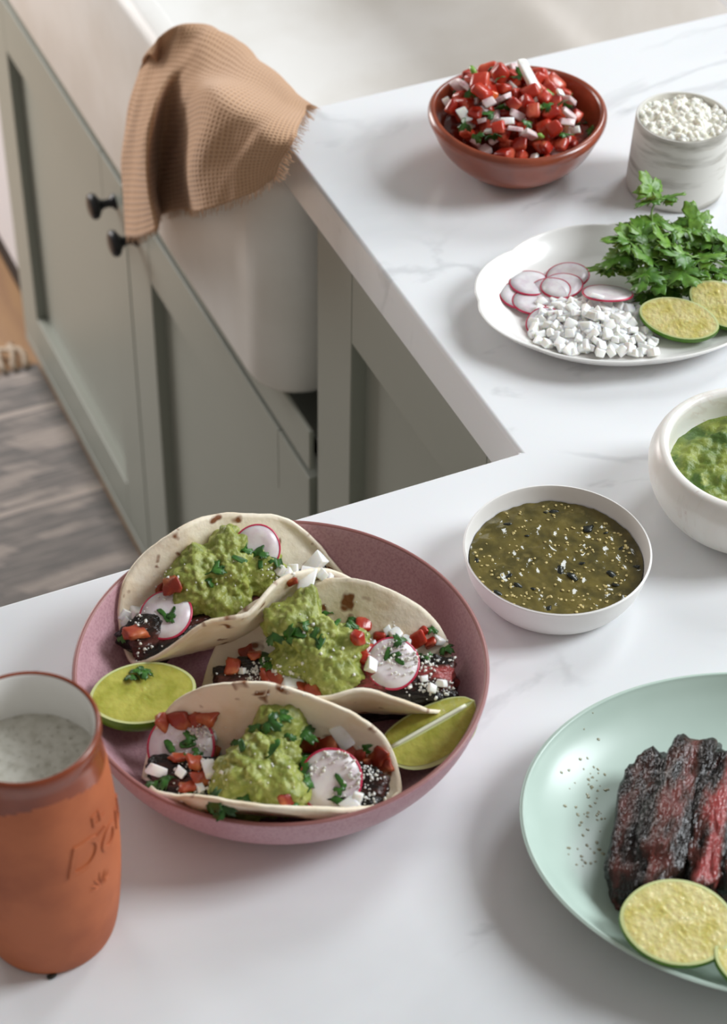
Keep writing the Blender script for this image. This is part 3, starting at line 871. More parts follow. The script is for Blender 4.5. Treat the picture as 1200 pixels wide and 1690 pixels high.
def lime_wedge(name, p, rot, a, r, a0, a1, label, fl=m_lflesh, group=None):
    """long axis x; cut faces meet in the ridge on the axis; rind spans angles a0..a1 about x"""
    root = thing(name, label, 'lime', p, group); root.rotation_euler = rot.to_euler()
    n, m = 28, 14
    def pt(i, j, f=1.0):
        u = -1 + 2 * i / n; w = math.sqrt(max(0, 1 - abs(u) ** 2.3)) * r * f; t = a0 + (a1 - a0) * j / m
        return (a * u * (1.0 if f > .99 else .97), w * math.cos(t), w * math.sin(t))
    V = [pt(i, j) for i in range(n + 1) for j in range(m + 1)]; F = [(i * (m + 1) + j, (i + 1) * (m + 1) + j, (i + 1) * (m + 1) + j + 1, i * (m + 1) + j + 1) for i in range(n) for j in range(m)]
    link('rind', weld(mesh('rind', V, F, m_lrind)), root)
    for t, nm in ((a0, 0), (a1, 1)):
        def face(f0, f1, mt, name, off):
            V = []; F = []; K = 6; sgn = -1 if nm == 0 else 1
            nx_, ny_ = -math.sin(t) * sgn * off, math.cos(t) * sgn * off
            for i in range(n + 1):
                u = -1 + 2 * i / n; w = math.sqrt(max(0, 1 - abs(u) ** 2.3)) * r
                for q in range(K + 1):
                    f = f0 + (f1 - f0) * q / K
                    V.append((a * u * (.97 if name == 'flesh' else 1), w * f * math.cos(t) + nx_, w * f * math.sin(t) + ny_))
            for i in range(n):
                for q in range(K): F.append((i * (K + 1) + q, (i + 1) * (K + 1) + q, (i + 1) * (K + 1) + q + 1, i * (K + 1) + q + 1))
            link(name, weld(mesh(name, V, F, mt), 1e-7), root)
        face(0, 1.0, m_lpith, 'pith', 0.0)
        face(.10, .88, fl, 'flesh', .0004)
    V, F = tube([(a * u, 0, 0) for u in np.linspace(-.8, .8, 12)], .0012, .0012, 8)
    link('core', mesh('core', V, F, mat('lime_core', '#e9ead0', .4)), root)
    return root

# ================================================================== PICO DE GALLO
rng = random.Random(21)
V = []; F = []
for i in range(10):
    for j in range(48):
        r = .059 * i / 9; t = 2 * math.pi * j / 48
        V.append((PI_[0] + r * math.cos(t), PI_[1] + r * math.sin(t), ZT + .034 + .004 * noise.noise((r * 90 * math.cos(t), r * 90 * math.sin(t), 9))))
for i in range(9):
    for j in range(48): F.append((i * 48 + j, i * 48 + (j + 1) % 48, (i + 1) * 48 + (j + 1) % 48, (i + 1) * 48 + j))
m_juicer = mat('tomato_juice', '#8a2a18', .12, '#6a1c12', 60)
tj = wobj('tomato_juice', V, F, m_juicer, (PI_[0], PI_[1], ZT + .034)); tag(tj, 'red tomato juice under the chopped salsa in the terracotta bowl', 'sauce')
pts = []
for layer, (zz, rad, cnt) in enumerate(((.038, .054, 30), (.046, .0580, 48), (.054, .0570, 56), (.061, .048, 34), (.067, .036, 16))):
    tries = 0; got = 0
    while got < cnt and tries < 4000:
        tries += 1
        a = rng.uniform(0, 6.283); r = rad * math.sqrt(rng.random()); q = (r * math.cos(a), r * math.sin(a), zz)
        if all((q[0] - b[0]) ** 2 + (q[1] - b[1]) ** 2 + ((q[2] - b[2]) * 1.1) ** 2 > .0082 ** 2 for b in pts): pts.append(q); got += 1
for i, q in enumerate(pts):
    # the heap leans to the far left side
    z = q[2] + .0055 * (-q[0] * .8 + q[1]) / .05 - .003 * (math.hypot(q[0], q[1]) / .056) ** 2
    p = Vector((PI_[0] + q[0], PI_[1] + q[1], ZT + z)); k = rng.random()
    d_ = Vector((q[0], q[1], 0)); sx_, sy_ = d_.dot(RGT), d_.dot(Vector((FWD.x, FWD.y, 0)).normalized())
    pos = 'on top of' if q[2] > .058 and d_.length < .04 else ('at the left side of' if sx_ < -.022 else 'at the right side of' if sx_ > .022 else 'at the front of' if sy_ < 0 else 'at the back of')
    w_ = pos + ' the salsa in the terracotta bowl'
    if k < .50: piece('diced_tomato', rng.choice(ME_TOM), p, rrot(rng), 'red tomato cube ' + w_, 'tomato', 'tomato cubes ' + w_, rng.uniform(.8, 1.4))
    elif k < .54: piece('diced_tomato', rng.choice(ME_TOMO), p, rrot(rng), 'orange tomato cube ' + w_, 'tomato', 'orange tomato cubes ' + w_, rng.uniform(.9, 1.15))
    elif k < .69: piece('onion_piece', rng.choice(ME_ON), p + Vector((0, 0, .0015)), rrot(rng), 'white onion piece ' + w_, 'onion', 'white onion pieces ' + w_, rng.uniform(.8, 1.2))
    elif k < .80: piece('onion_piece', rng.choice(ME_ONP), p + Vector((0, 0, .0015)), rrot(rng), 'pink tinged onion piece ' + w_, 'onion', 'pink onion pieces ' + w_, rng.uniform(.8, 1.2))
    elif k < .95: piece('cilantro_piece', rng.choice(ME_CHOP), p + Vector((0, 0, .004)), rrot(rng), 'chopped cilantro leaf ' + w_, 'cilantro', 'cilantro ' + w_, rng.uniform(.8, 1.3))
    else: piece('jalapeno_piece', rng.choice(ME_JAL), p + Vector((0, 0, .001)), rrot(rng), 'light green chilli piece ' + w_, 'chilli', 'chilli pieces ' + w_, rng.uniform(.9, 1.2))
V, F = onion_fn(2); V = [(x * 1.9, y * 1.2, z * 1.1) for x, y, z in V]
p = at(872, 122, ZT + .074)
piece('onion_piece', weld(mesh('onion_strip', V, F, m_onion)), p, Quaternion((0, 0, 1), R(100)).to_matrix() @ Quaternion((0, 1, 0), R(-38)).to_matrix(), 'long white onion strip sticking up at the back of the terracotta bowl', 'onion', None)

# ================================================================== CHEESE IN THE CUP
rng = random.Random(4)
V = []; F = []
for i in range(41):
    for j in range(160):
        r = .0350 * i / 40; t = 2 * math.pi * j / 160; x, y = r * math.cos(t), r * math.sin(t)
        V.append((CU[0] + x, CU[1] + y, ZT + .0615 + .004 * (1 - (r / .035) ** 2) + .0045 * noise.noise((x * 110, y * 110, 3)) + .0030 * noise.noise((x * 260, y * 260, 8)) + .0014 * noise.noise((x * 620, y * 620, 4))))
for i in range(40):
    for j in range(160): F.append((i * 160 + j, i * 160 + (j + 1) % 160, (i + 1) * 160 + (j + 1) % 160, (i + 1) * 160 + j))
reg('cheese', V, F)
ch = wobj('crumbled_cheese', V, F, m_cheese, (CU[0], CU[1], ZT + .06)); tag(ch, 'crumbled white cheese filling the brushed ceramic cup', 'cheese', kind='stuff')
def crumbs(pts, smin, smax, seed, up=.0):
    rng = random.Random(seed); V = []; F = []
    for p in pts:
        s = smin + (smax - smin) * rng.random() ** 2.2; v, f = roundbox(s, s * rng.uniform(.7, 1), s * .8, .5, .9, rng.random() * 50, 6, 4); M = rrot(rng, 2); o = len(V)
        V += [M @ Vector(q) + Vector(p) + Vector((0, 0, up)) for q in v]; F += [tuple(i + o for i in q) for q in f]
    return V, F
ps = []
for k in range(260):
    a = rng.uniform(0, 6.283); r = .0335 * math.sqrt(rng.random()); h = drop(CU[0] + r * math.cos(a), CU[1] + r * math.sin(a), ZT + .1, ['cheese'])
    if h: ps.append(h[0])
V, F = crumbs(ps, .0008, .0070, 3, -.0002)
c = wobj('crumbs', V, F, m_cheese, ch.location, ch); c['kind'] = 'stuff'

# ================================================================== GUACAMOLE (bowl)
def lumpy_disc(c, rad, z, seed, dome=.004, nr=44, nt=150, amp=.0042):
    V = []; F = []
    for i in range(nr + 1):
        for j in range(nt):
            r = rad * i / nr; t = 2 * math.pi * j / nt; x, y = r * math.cos(t), r * math.sin(t)
            e = min(1, (1 - i / nr) * 5)
            d = noise.voronoi((x * 80 + seed, y * 80, seed))[0][0]
            h = amp * (.6 - d) * 1.5 + .0016 * (.5 - noise.voronoi((x * 230, y * 230, seed))[0][0]) + .0042 * noise.noise((x * 50 + seed, y * 50, 1)) + .0012 * noise.noise((x * 260, y * 260, seed))
            V.append((c[0] + x, c[1] + y, z + dome * (1 - (r / rad) ** 2) + h * (.35 + .65 * e)))
    for i in range(nr):
        for j in range(nt): F.append((i * nt + j, i * nt + (j + 1) % nt, (i + 1) * nt + (j + 1) % nt, (i + 1) * nt + j))
    return V, F
V, F = lumpy_disc(GB, .0545, ZT + .037, 3.3, .006)
gu = wobj('guacamole', V, F, m_guacd, (GB[0], GB[1], ZT + .03)); tag(gu, 'chunky green guacamole filling the marble bowl', 'guacamole')
weld(gu.data)

# ================================================================== SALSA VERDE
def sal_h(x, y):
    return .0011 * noise.noise((x * 110, y * 110, 2)) + .0007 * noise.noise((x * 260, y * 260, 5))
SZ = ZT + .0195
V = []; F = []; nr_, nt_ = 46, 140
for i in range(nr_ + 1):
    for j in range(nt_):
        r = .0560 * i / nr_; t = 2 * math.pi * j / nt_; x, y = r * math.cos(t), r * math.sin(t)
        V.append((SD[0] + x, SD[1] + y, SZ + sal_h(x, y)))
for i in range(nr_):
    for j in range(nt_): F.append((i * nt_ + j, i * nt_ + (j + 1) % nt_, (i + 1) * nt_ + (j + 1) % nt_, (i + 1) * nt_ + j))
sv = wobj('salsa_verde', V, F, m_salsa, (SD[0], SD[1], SZ)); weld(sv.data); tag(sv, 'glossy olive green salsa with seeds and charred flecks in white dish', 'salsa')
rng = random.Random(9); V = []; F = []
for k in range(360):
    a = rng.uniform(0, 6.283); r = .054 * math.sqrt(rng.random()); x, y = r * math.cos(a), r * math.sin(a)
    if noise.noise((x * 60, y * 60, 11)) < -.05: continue
    s = rng.uniform(.0010, .0021); v, f = roundbox(s * 1.35, s, s * .5, 1, .1, k, 8, 4); M = rrot(rng, .3); o = len(V)
    V += [M @ Vector(q) + Vector((SD[0] + x, SD[1] + y, SZ + sal_h(x, y) + .0002)) for q in v]; F += [tuple(i + o for i in q) for q in f]
s_ = wobj('seeds', V, F, m_seed, sv.location, sv); s_['kind'] = 'stuff'
ME_CHF = variants('char_fleck', 4, lambda i: roundbox(.0055, .0036, .0009, .8, .8, i + 200, 12, 5), m_char)
for (u, v, s) in ((915, 844, 1.1), (970, 872, 1.5), (1050, 935, .9), (820, 1002, .8), (905, 1003, .9), (925, 942, 1.4), (945, 952, 1.5), (855, 966, 1), (838, 864, .9), (787, 925, .7), (1010, 948, 1.3), (1016, 965, .9), (880, 972, .6), (1025, 905, .7), (840, 950, .9), (900, 846, .5), (960, 930, .7), (1000, 880, .6), (870, 885, .5), (822, 979, 1.)):
    p = at(u, v, SZ); q = Vector((p.x - SD[0], p.y - SD[1], 0))
    if q.length > .053: q *= .053 / q.length
    z = SZ + sal_h(q.x, q.y) + .0002
    o = link('char_fleck', rng.choice(ME_CHF), sv); o.location = Vector((SD[0] + q.x, SD[1] + q.y, z)) - sv.location
    o.rotation_euler = (rng.uniform(-.2, .2), rng.uniform(-.2, .2), rng.uniform(0, 6)); o.scale = (s,) * 3

# ================================================================== PLATTER CONTENTS
PZ = ZT + .0055
G = 'radish slices fanned on the white platter'
up = Vector((0, 0, 1))
for (u, v, dz, nx_, ny_, r, lab) in (
        (858, 493, .0015, .12, -.05, .0165, 'thin radish slice at the outer left end of the fan on the platter'),
        (880, 505, .0026, .04, .0, .0165, 'thin radish slice second from left in the fan on the platter'),
        (874, 474, .0028, .05, .0, .0160, 'thin radish slice at the back of the fan on the platter'),
        (906, 491, .0042, -.16, .04, .0170, 'thin radish slice in the middle of the fan on the platter'),
        (936, 466, .0050, -.12, .02, .0165, 'thin radish slice at the upper right of the fan on the platter'),
        (926, 484, .0060, -.10, .06, .0160, 'thin radish slice lying on top of the fan near the cilantro'),
        (900, 543, .0040, -.2, -.2, .0150, 'pale radish slice half covered by chopped onion at the platter edge'),
        (1000, 512, .0145, .15, .32, .0195, 'curved radish slice resting on the heap of chopped onion')):
    p = hit(u, v, ['scalloped_platter'])[0] + Vector((0, 0, dz + .0008)); radish('radish_slice', p, Vector((nx_, ny_, 1)), r, lab, G, rng.uniform(0, 6), .0012)
rng = random.Random(33); n_on = 0; placed = []
while n_on < 250:
    u = rng.gauss(985, 55); v = rng.gauss(543, 26)
    if not (880 < u < 1092 and 488 < v < 588): continue
    if u > 1060 and v < 520: continue
    p = at(u, v, PZ + .003)
    e = 1 - min(1, math.hypot((u - 975) / 118, (v - 540) / 58))
    top = .0025 + .016 * e
    z = PZ + rng.uniform(.0025, max(.0026, top))
    q = Vector((p.x, p.y, z)); ex = Vector((p.x - PL[0], p.y - PL[1]))
    if math.hypot((ex.x * math.cos(PLT) + ex.y * math.sin(PLT)) / PLA[0], (-ex.x * math.sin(PLT) + ex.y * math.cos(PLT)) / PLA[1]) > .80: continue
    if any((q - b).length < .0035 for b in placed): n_on += .02; continue
    placed.append(q); n_on += 1
    piece('onion_cube', rng.choice(ME_ONC), q, rrot(rng, .8), 'white chopped onion cube in the heap on the scalloped platter', 'onion', 'chopped onion on the platter', rng.uniform(.95, 1.45))
V, F = onion_fn(1); V = [(x * 1.5, y * 1.25, z * 1.2) for x, y, z in V]; me = weld(mesh('onion_wedge', V, F, m_onion))
piece('onion_piece', me, at(988, 492, PZ + .014), Quaternion((0, 0, 1), R(40)).to_matrix() @ Quaternion((0, 1, 0), R(50)).to_matrix(), 'pointed onion chunk at the back of the onion heap on the platter', 'onion', None)

# limes on platter: quarter wedges with the cut side facing up towards the left
def axes(x, z):
    x = Vector(x).normalized(); z = Vector(z); y = z.cross(x).normalized(); z = x.cross(y)
    return Matrix((x, y, z)).transposed()
lime_cheek('lime_wedge', at(1121, 525, PZ + .016), Vector((-.25, -.38, .90)), .0285, .0160, .017, 'yellow lime wedge at the front edge of the white platter', m_lfleshy, at(1185, 545, PZ + .012) - at(1062, 512, PZ + .018))
lime_cheek('lime_wedge', at(1194, 502, PZ + .019), Vector((-.25, -.42, .88)), .0260, .0165, .017, 'lime wedge behind the other on the white platter, cut off by the frame', m_lfleshy, at(1240, 530, PZ + .014) - at(1150, 485, PZ + .022))

# cilantro bunch
def sprig(base, tip, leaves, seed, label, group='cilantro sprigs on the platter'):
    rng = random.Random(seed); base, tip = Vector(base), Vector(tip)
    root = thing('cilantro_sprig', label, 'cilantro', base, group)
    mid = (base + tip) / 2 + Vector((rng.uniform(-.006, .006), rng.uniform(-.006, .006), .008))
    P = crom([base, mid, tip], 8)
    V, F = tube(P, .0011, .0006, 6); wobj('stem', V, F, m_stem, base, root)
    for (f, L, az, el, roll) in leaves:
        i = min(len(P) - 1, int(f * (len(P) - 1))); p = P[i]
        d = Vector((math.cos(az) * math.cos(el), math.sin(az) * math.cos(el), math.sin(el)))
        q = p + d * .007
        V, F = tube([p, (p + q) / 2 + Vector((0, 0, .001)), q], .0006, .0005, 5); wobj('leaf_stalk', V, F, m_stem, p, root)
        y = d; z = Vector((0, 0, 1)) if abs(d.z) < .9 else Vector((1, 0, 0))
        x = y.cross(z).normalized(); z = x.cross(y)
        M = Matrix((x, y, z)).transposed() @ Quaternion((0, 1, 0), roll).to_matrix()
        for s_, dx in ((1.0, 0), (.72, 1.05), (.72, -1.05)):
            o = link('leaf', rng.choice(ME_LEAF), root)
            Mi = M @ Quaternion((0, 0, 1), dx).to_matrix() @ Quaternion((1, 0, 0), rng.uniform(-.35, .35)).to_matrix()
            o.matrix_world = Matrix.Translation(q - base) @ Mi.to_4x4() @ Matrix.Diagonal((L * s_, L * s_, L * s_, 1))
    return root
T = math.pi
vd = (CAM - at(1080, 420, ZT)).normalized()
sprig(at(1090, 420, PZ + .012), at(1083, 330, PZ + .045), [(1, .95, R(100), .75, .1), (1, .8, R(190), .3, .5), (1, .85, R(-20), .1, -.4)], 1, 'cilantro sprig rising highest, in front of the ceramic cup')
sprig(at(1150, 440, PZ + .006), at(1050, 400, PZ + .032), [(1, 1.05, R(150), .2, .2), (.8, 1.0, R(210), .1, -.3), (.9, .9, R(80), .3, .1), (.6, .9, R(250), -.1, 0)], 2, 'dark cilantro sprig heaped at the left of the bunch')
sprig(at(1160, 450, PZ + .004), at(1020, 440, PZ + .016), [(1, .9, R(170), -.1, .3), (.75, 1.0, R(120), .25, 0), (.8, .9, R(240), -.15, -.2)], 3, 'cilantro sprig whose tip touches the radish slices')
sprig(at(1180, 430, PZ + .005), at(1095, 445, PZ + .028), [(1, 1.0, R(230), -.1, .2), (.8, .95, R(300), 0, -.3), (.6, .9, R(170), .2, .3)], 4, 'cilantro sprig in the middle of the bunch facing the limes')
sprig(at(1225, 425, PZ + .010), at(1120, 410, PZ + .034), [(1, 1.0, R(130), .3, .2), (.8, 1.0, R(60), .2, -.2), (.6, 1.0, R(280), .0, .5)], 5, 'bright cilantro sprig on top of the bunch')
sprig(at(1230, 430, PZ + .012), at(1150, 430, PZ + .028), [(1, 1.0, R(250), 0, .1), (.7, 1.0, R(-30), .2, -.2), (.9, .9, R(90), .4, .2)], 6, 'pale stemmed cilantro sprig at the right of the bunch')
sprig(at(1160, 470, PZ + .004), at(1075, 478, PZ + .010), [(1, .8, R(200), 0, .2), (.8, .85, R(280), -.05, -.1), (.6, .9, R(120), .2, .2)], 7, 'low cilantro sprig lying next to the chopped onion')
sprig(at(1215, 470, PZ + .008), at(1165, 455, PZ + .022), [(1, 1.0, R(200), 0, .3), (.8, 1.0, R(120), .2, -.3), (.7, .9, R(-60), .1, 0)], 8, 'cilantro sprig behind the lime wedges')
sprig(at(1100, 400, PZ + .020), at(1070, 385, PZ + .030), [(1, .95, R(140), .3, .2), (.8, .95, R(60), .2, -.2), (.6, .9, R(230), .1, .2)], 9, 'cilantro sprig at the back of the bunch below the tall one')
sprig(at(1240, 415, PZ + .016), at(1190, 405, PZ + .034), [(1, .95, R(120), .5, .2), (.7, 1.0, R(210), .2, -.2)], 10, 'cilantro sprig at the right frame edge with a leaf standing up')

sprig(at(1130, 420, PZ + .014), at(1035, 418, PZ + .026), [(1, 1.0, R(190), 0, .3), (.8, 1.0, R(110), .3, -.2), (.7, 1.0, R(260), -.2, .2), (.5, .9, R(200), .3, -.3)], 11, 'cilantro sprig at the far left side of the bunch')
sprig(at(1150, 435, PZ + .012), at(1070, 440, PZ + .030), [(1, 1.0, R(220), -.2, .3), (.8, 1.0, R(160), .3, -.2), (.7, 1.0, R(290), -.2, .2)], 12, 'shaded cilantro sprig inside the bunch above the onion')
sprig(at(1200, 440, PZ + .014), at(1125, 435, PZ + .034), [(1, 1.1, R(260), -.2, .1), (.8, 1.0, R(330), .1, -.2), (.7, 1.0, R(150), .3, .2)], 13, 'broad leaved cilantro sprig hanging towards the lime wedges')
sprig(at(1210, 400, PZ + .016), at(1140, 385, PZ + .034), [(1, 1.0, R(150), .3, .1), (.8, 1.0, R(80), .3, -.2), (.7, 1.0, R(230), .1, .2)], 14, 'cilantro sprig at the back right of the bunch')
sprig(at(1190, 480, PZ + .006), at(1110, 470, PZ + .014), [(1, .9, R(200), 0, .1), (.8, .9, R(280), 0, -.2), (.7, 1.0, R(130), .2, .2)], 15, 'cilantro sprig lying against the nearer lime wedge')

# ================================================================== STEAK ON THE MINT PLATE
def steak(name, p, rot, L, w, h, m, seed, label, cat='steak', bend=.0, group=None):
    V, F = roundbox(L, w, h, .42, .22, seed, 72, 40, .08)
    out = []
    for (x, y, z) in V:
        q = Vector((x * 60 + seed, y * 60, z * 60))
        f = .0034 * noise.noise(q) + .0020 * noise.noise(q * 2.4) + .0009 * noise.noise(q * 6) + .0034 * (.35 - abs(noise.noise((x * 22 + seed, y * 150, z * 120))))
        k = 1 + .36 * noise.noise((x * 22 + seed, 3, 1))
        n_ = Vector((x / L, y / w, z / h)).normalized()
        out.append(Vector((x, y * k + bend * x * x, z * (1 + .2 * noise.noise((x * 30, seed, 5))))) + n_ * f)
    me = weld(mesh(name, out, F, m), 2e-5)
    o = link(name, me); o.matrix_world = Matrix.Translation(p) @ rot.to_4x4()
    M = o.matrix_world.copy()
    reg(label, [M @ v for v in out], F)
    return tag(o, label, cat, group)
MZ = ZT + .006
def sdir(u0, v0, u1, v1, z): return (at(u1, v1, z) - at(u0, v0, z))
g = 'steak slices on the mint plate'
def plate_steak(a, b, w, h, m, seed, label, lean, dz=0.0, zz=.012, bend=0):
    A, B = at(a[0], a[1], MZ + zz + .004), at(b[0], b[1], MZ + zz); d = B - A
    rot = axes(d, Vector((lean, lean * .3, 1)))
    return steak('steak_slice', (A + B) / 2 + Vector((0, 0, dz)), rot, d.length * 1.06, w, h, m, seed, label, 'steak', bend, g)
plate_steak((1078, 1262), (1032, 1480), .0250, .0240, m_steakd, 3.1, 'blackened steak slice at the left end of the row on the mint plate', -.5)
plate_steak((1146, 1250), (1074, 1490), .0285, .0290, m_steak, 8.4, 'charred steak slice second from left with a rounded far end', -.35, .004, .014)
plate_steak((1206, 1274), (1156, 1474), .0290, .0300, m_steakr, 5.7, 'steak slice third from left with a pink juicy cut face', -.45, .004, .014)
plate_steak((1262, 1270), (1215, 1480), .0270, .0270, m_steak, 6.6, 'steak slice at the right frame edge of the mint plate', -.3, .002, .014)
lime_cheek('lime_half', at(1120, 1521, MZ + .031), Vector((-.06, -.14, .98)), .0302, .0256, .012, 'juicy yellow lime half leaning on the steak on the mint plate', m_lfleshy, at(1200, 1535, MZ + .03) - at(1030, 1520, MZ + .03))
lime_cheek('lime_half', at(1270, 1580, MZ + .026), Vector((.05, -.1, .98)), .0285, .0245, .011, 'second lime half on the mint plate, cut off by the frame', m_lfleshy, RGT)
# juices and droplets on the plate
rng = random.Random(14)
MEJ = variants('juice_drop', 3, lambda i: roundbox(.004, .003, .0012, 1, .5, i + 300, 10, 6), m_juice)
for k in range(70):
    u = 975 + rng.gauss(0, 14) + (0 if k % 3 else rng.uniform(-30, 10)); v = rng.uniform(1265, 1430) if k % 8 else rng.uniform(1170, 1300)
    if k % 9 == 0: u = rng.uniform(930, 1000)
    h = hit(u, v, ['mint_plate'])
    if h: piece('juice_drop', rng.choice(MEJ), h[0], frame(h[1], rng.uniform(0, 6)), 'tiny drop of meat juice beside the steak on the mint plate', 'droplet', 'juice drops on the mint plate', rng.uniform(.25, .7))

# ================================================================== TACOS
def blisters(name):
    m = mat(name, '#f0e4cf', .66, '#e4d0b0', 40, .45, .68, bump=.45, bscale=150, bdist=.0018, sss=.15)
    nt = m.node_tree; L = nt.links.new; b = nt.nodes['Principled BSDF']
    src = b.inputs['Base Color'].links[0].from_socket
    uv = nd(nt, 'ShaderNodeUVMap')
    wn = nd(nt, 'ShaderNodeTexNoise'); wn.inputs['Scale'].default_value = 70; L(uv.outputs[0], wn.inputs['Vector'])
    ad = nd(nt, 'ShaderNodeMix', data_type='RGBA', blend_type='LINEAR_LIGHT'); ad.inputs[0].default_value = .010
    L(uv.outputs[0], ad.inputs[6]); L(wn.outputs['Color'], ad.inputs[7])
    vo = nd(nt, 'ShaderNodeTexVoronoi'); vo.inputs['Scale'].default_value = 78; vo.inputs['Randomness'].default_value = 1.0
    L(ad.outputs[2], vo.inputs['Vector'])
    # only some cells carry a toasted blister of random size
    sp = nd(nt, 'ShaderNodeSeparateColor'); L(vo.outputs['Color'], sp.inputs[0])
    th = nd(nt, 'ShaderNodeMapRange'); th.inputs[1].default_value = .22; th.inputs[2].default_value = 1.0; th.inputs[3].default_value = -.02; th.inputs[4].default_value = .40
    L(sp.outputs[0], th.inputs[0])
    sub = nd(nt, 'ShaderNodeMath', operation='SUBTRACT'); L(th.outputs[0], sub.inputs[0]); L(vo.outputs['Distance'], sub.inputs[1])
    f = nd(nt, 'ShaderNodeMapRange'); f.inputs[1].default_value = -.06; f.inputs[2].default_value = .10; L(sub.outputs[0], f.inputs[0])
    x = nd(nt, 'ShaderNodeMix', data_type='RGBA'); L(f.outputs[0], x.inputs[0]); L(src, x.inputs[6]); x.inputs[7].default_value = lin('#7d4820')
    L(x.outputs[2], b.inputs['Base Color'])
    return m
m_tort = blisters('toasted_tortilla')

class Taco: pass
def bowl_in(z):
    T_ = ((.0045, .055), (.0065, .080), (.0125, .096), (.022, .1075), (.035, .1155), (.0475, .1195), (.052, .1200), (.09, .128), (.3, .2))
    for (z0, r0), (z1, r1) in zip(T_, T_[1:]):
        if z <= z1: return r0 + (r1 - r0) * max(0, (z - z0) / (z1 - z0))
    return .2
def taco(key, c, ang, Rr, zb, pb, pf, lb, lf, seed, label, twb=0, twf=0):
    a = Vector((math.cos(ang), math.sin(ang), 0)); n = Vector((-math.sin(ang), math.cos(ang), 0)); T = Taco()
    T.c, T.a, T.n, T.zb = Vector((c[0], c[1], zb)), a, n, zb
    def curve(s, t):
        side = 1 if s >= 0 else -1; S = abs(s); k = max(3, int(S / .002)); w = z = 0; ds = S / k
        ph = (pb + twb * t / Rr) if side > 0 else (pf + twf * max(-.15, t / Rr))
        ph = ph * (1 - .10 * (t / Rr) ** 2) + .13 * noise.noise((t * 22 + seed, side * 3, seed))
        l = lb if side > 0 else lf
        for i in range(k):
            q = (i + .5) * ds; th = ph * (1 - math.exp(-q / l)) + (.16 * (q / Rr) ** 2 * noise.noise((t * 40, seed, side))); w += math.cos(th) * ds; z += math.sin(th) * ds
        return side * w, z
    V = []; F = []; UV = []; nr_, nt_ = 26, 110
    for i in range(nr_ + 1):
        for j in range(nt_):
            f = 2 * math.pi * j / nt_
            r = Rr * i / nr_ * (1 + .018 * math.sin(3 * f + seed) + .010 * math.sin(7 * f + seed * 2))
            t, s = r * math.cos(f), r * math.sin(f); w, z = curve(s, t)
            z += .0009 * noise.noise((t * 150, s * 150, seed)) + .010 * (t / Rr) ** 2
            p = T.c + a * t + n * w + Vector((0, 0, z)); e = Vector((p.x - PB[0], p.y - PB[1], 0)); lim = bowl_in(p.z - ZT) - .0026
            if e.length > lim: e *= lim / e.length; p = Vector((PB[0] + e.x, PB[1] + e.y, p.z + .35 * (Vector((p.x - PB[0], p.y - PB[1], 0)).length - lim)))
            V.append(p); UV.append((t + seed * .37, s + seed * .21))
    for i in range(nr_):
        for j in range(nt_): F.append((i * nt_ + j, i * nt_ + (j + 1) % nt_, (i + 1) * nt_ + (j + 1) % nt_, (i + 1) * nt_ + j))
    o = wobj('tortilla', V, F, m_tort, T.c)
    uvl = o.data.uv_layers.new(name='UVMap')
    for lo in o.data.loops: uvl.data[lo.index].uv = UV[lo.vertex_index]
    s_ = o.modifiers.new('s', 'SOLIDIFY'); s_.thickness = .0024; s_.offset = 0
    tag(o, label, 'tortilla', 'tortillas in the pink bowl'); reg(key, V, F); T.o = o; T.key = key
    return T
T1 = taco('t1', (-.2475, -.0930), R(2), .076, ZT + .014, R(66), R(72), .016, .016, 1.3, 'toasted flour tortilla folded at the back of the pink bowl', -.1, .5)
T2 = taco('t2', (-.2165, -.1685), R(-27), .077, ZT + .009, R(56), R(62), .015, .015, 4.9, 'toasted flour tortilla folded in the middle of the pink bowl')
T3 = taco('t3', (-.2810, -.2240), R(-26.5), .076, ZT + .009, R(80), R(56), .016, .014, 7.7, 'toasted flour tortilla folded at the front of the pink bowl', .32, 0)

def inside(T, t, w, h): return T.c + T.a * t + T.n * w + Vector((0, 0, h))
def taco_steak(T, t, w, h, L, wd, ht, m, seed, label, yaw=0, lean=.2, grp='steak strips in the tacos'):
    d = Quaternion((0, 0, 1), yaw) @ T.a
    return steak('steak_strip', inside(T, t, w, h), axes(d, Vector((0, -lean, 1))), L, wd, ht, m, seed, label, 'steak', 0, grp)
taco_steak(T1, -.040, .000, .016, .066, .024, .018, m_steakd, 21, 'dark steak strip at the left end of the back taco', .1)
taco_steak(T1, .032, .002, .014, .064, .024, .018, m_steakd, 22, 'dark steak strip at the right end of the back taco', -.1)
taco_steak(T2, -.036, .000, .016, .066, .026, .020, m_steakd, 23, 'dark steak strip at the left end of the middle taco', .15)
taco_steak(T2, .036, -.004, .018, .078, .030, .024, m_steakr, 24, 'pink centred steak strip at the right end of the middle taco', .05)
taco_steak(T3, -.038, .000, .014, .060, .026, .020, m_steakd, 25, 'dark steak strip at the left end of the front taco', .1)
taco_steak(T3, .034, -.002, .016, .066, .026, .020, m_steakd, 26, 'dark steak strip at the right end of the front taco', -.1)

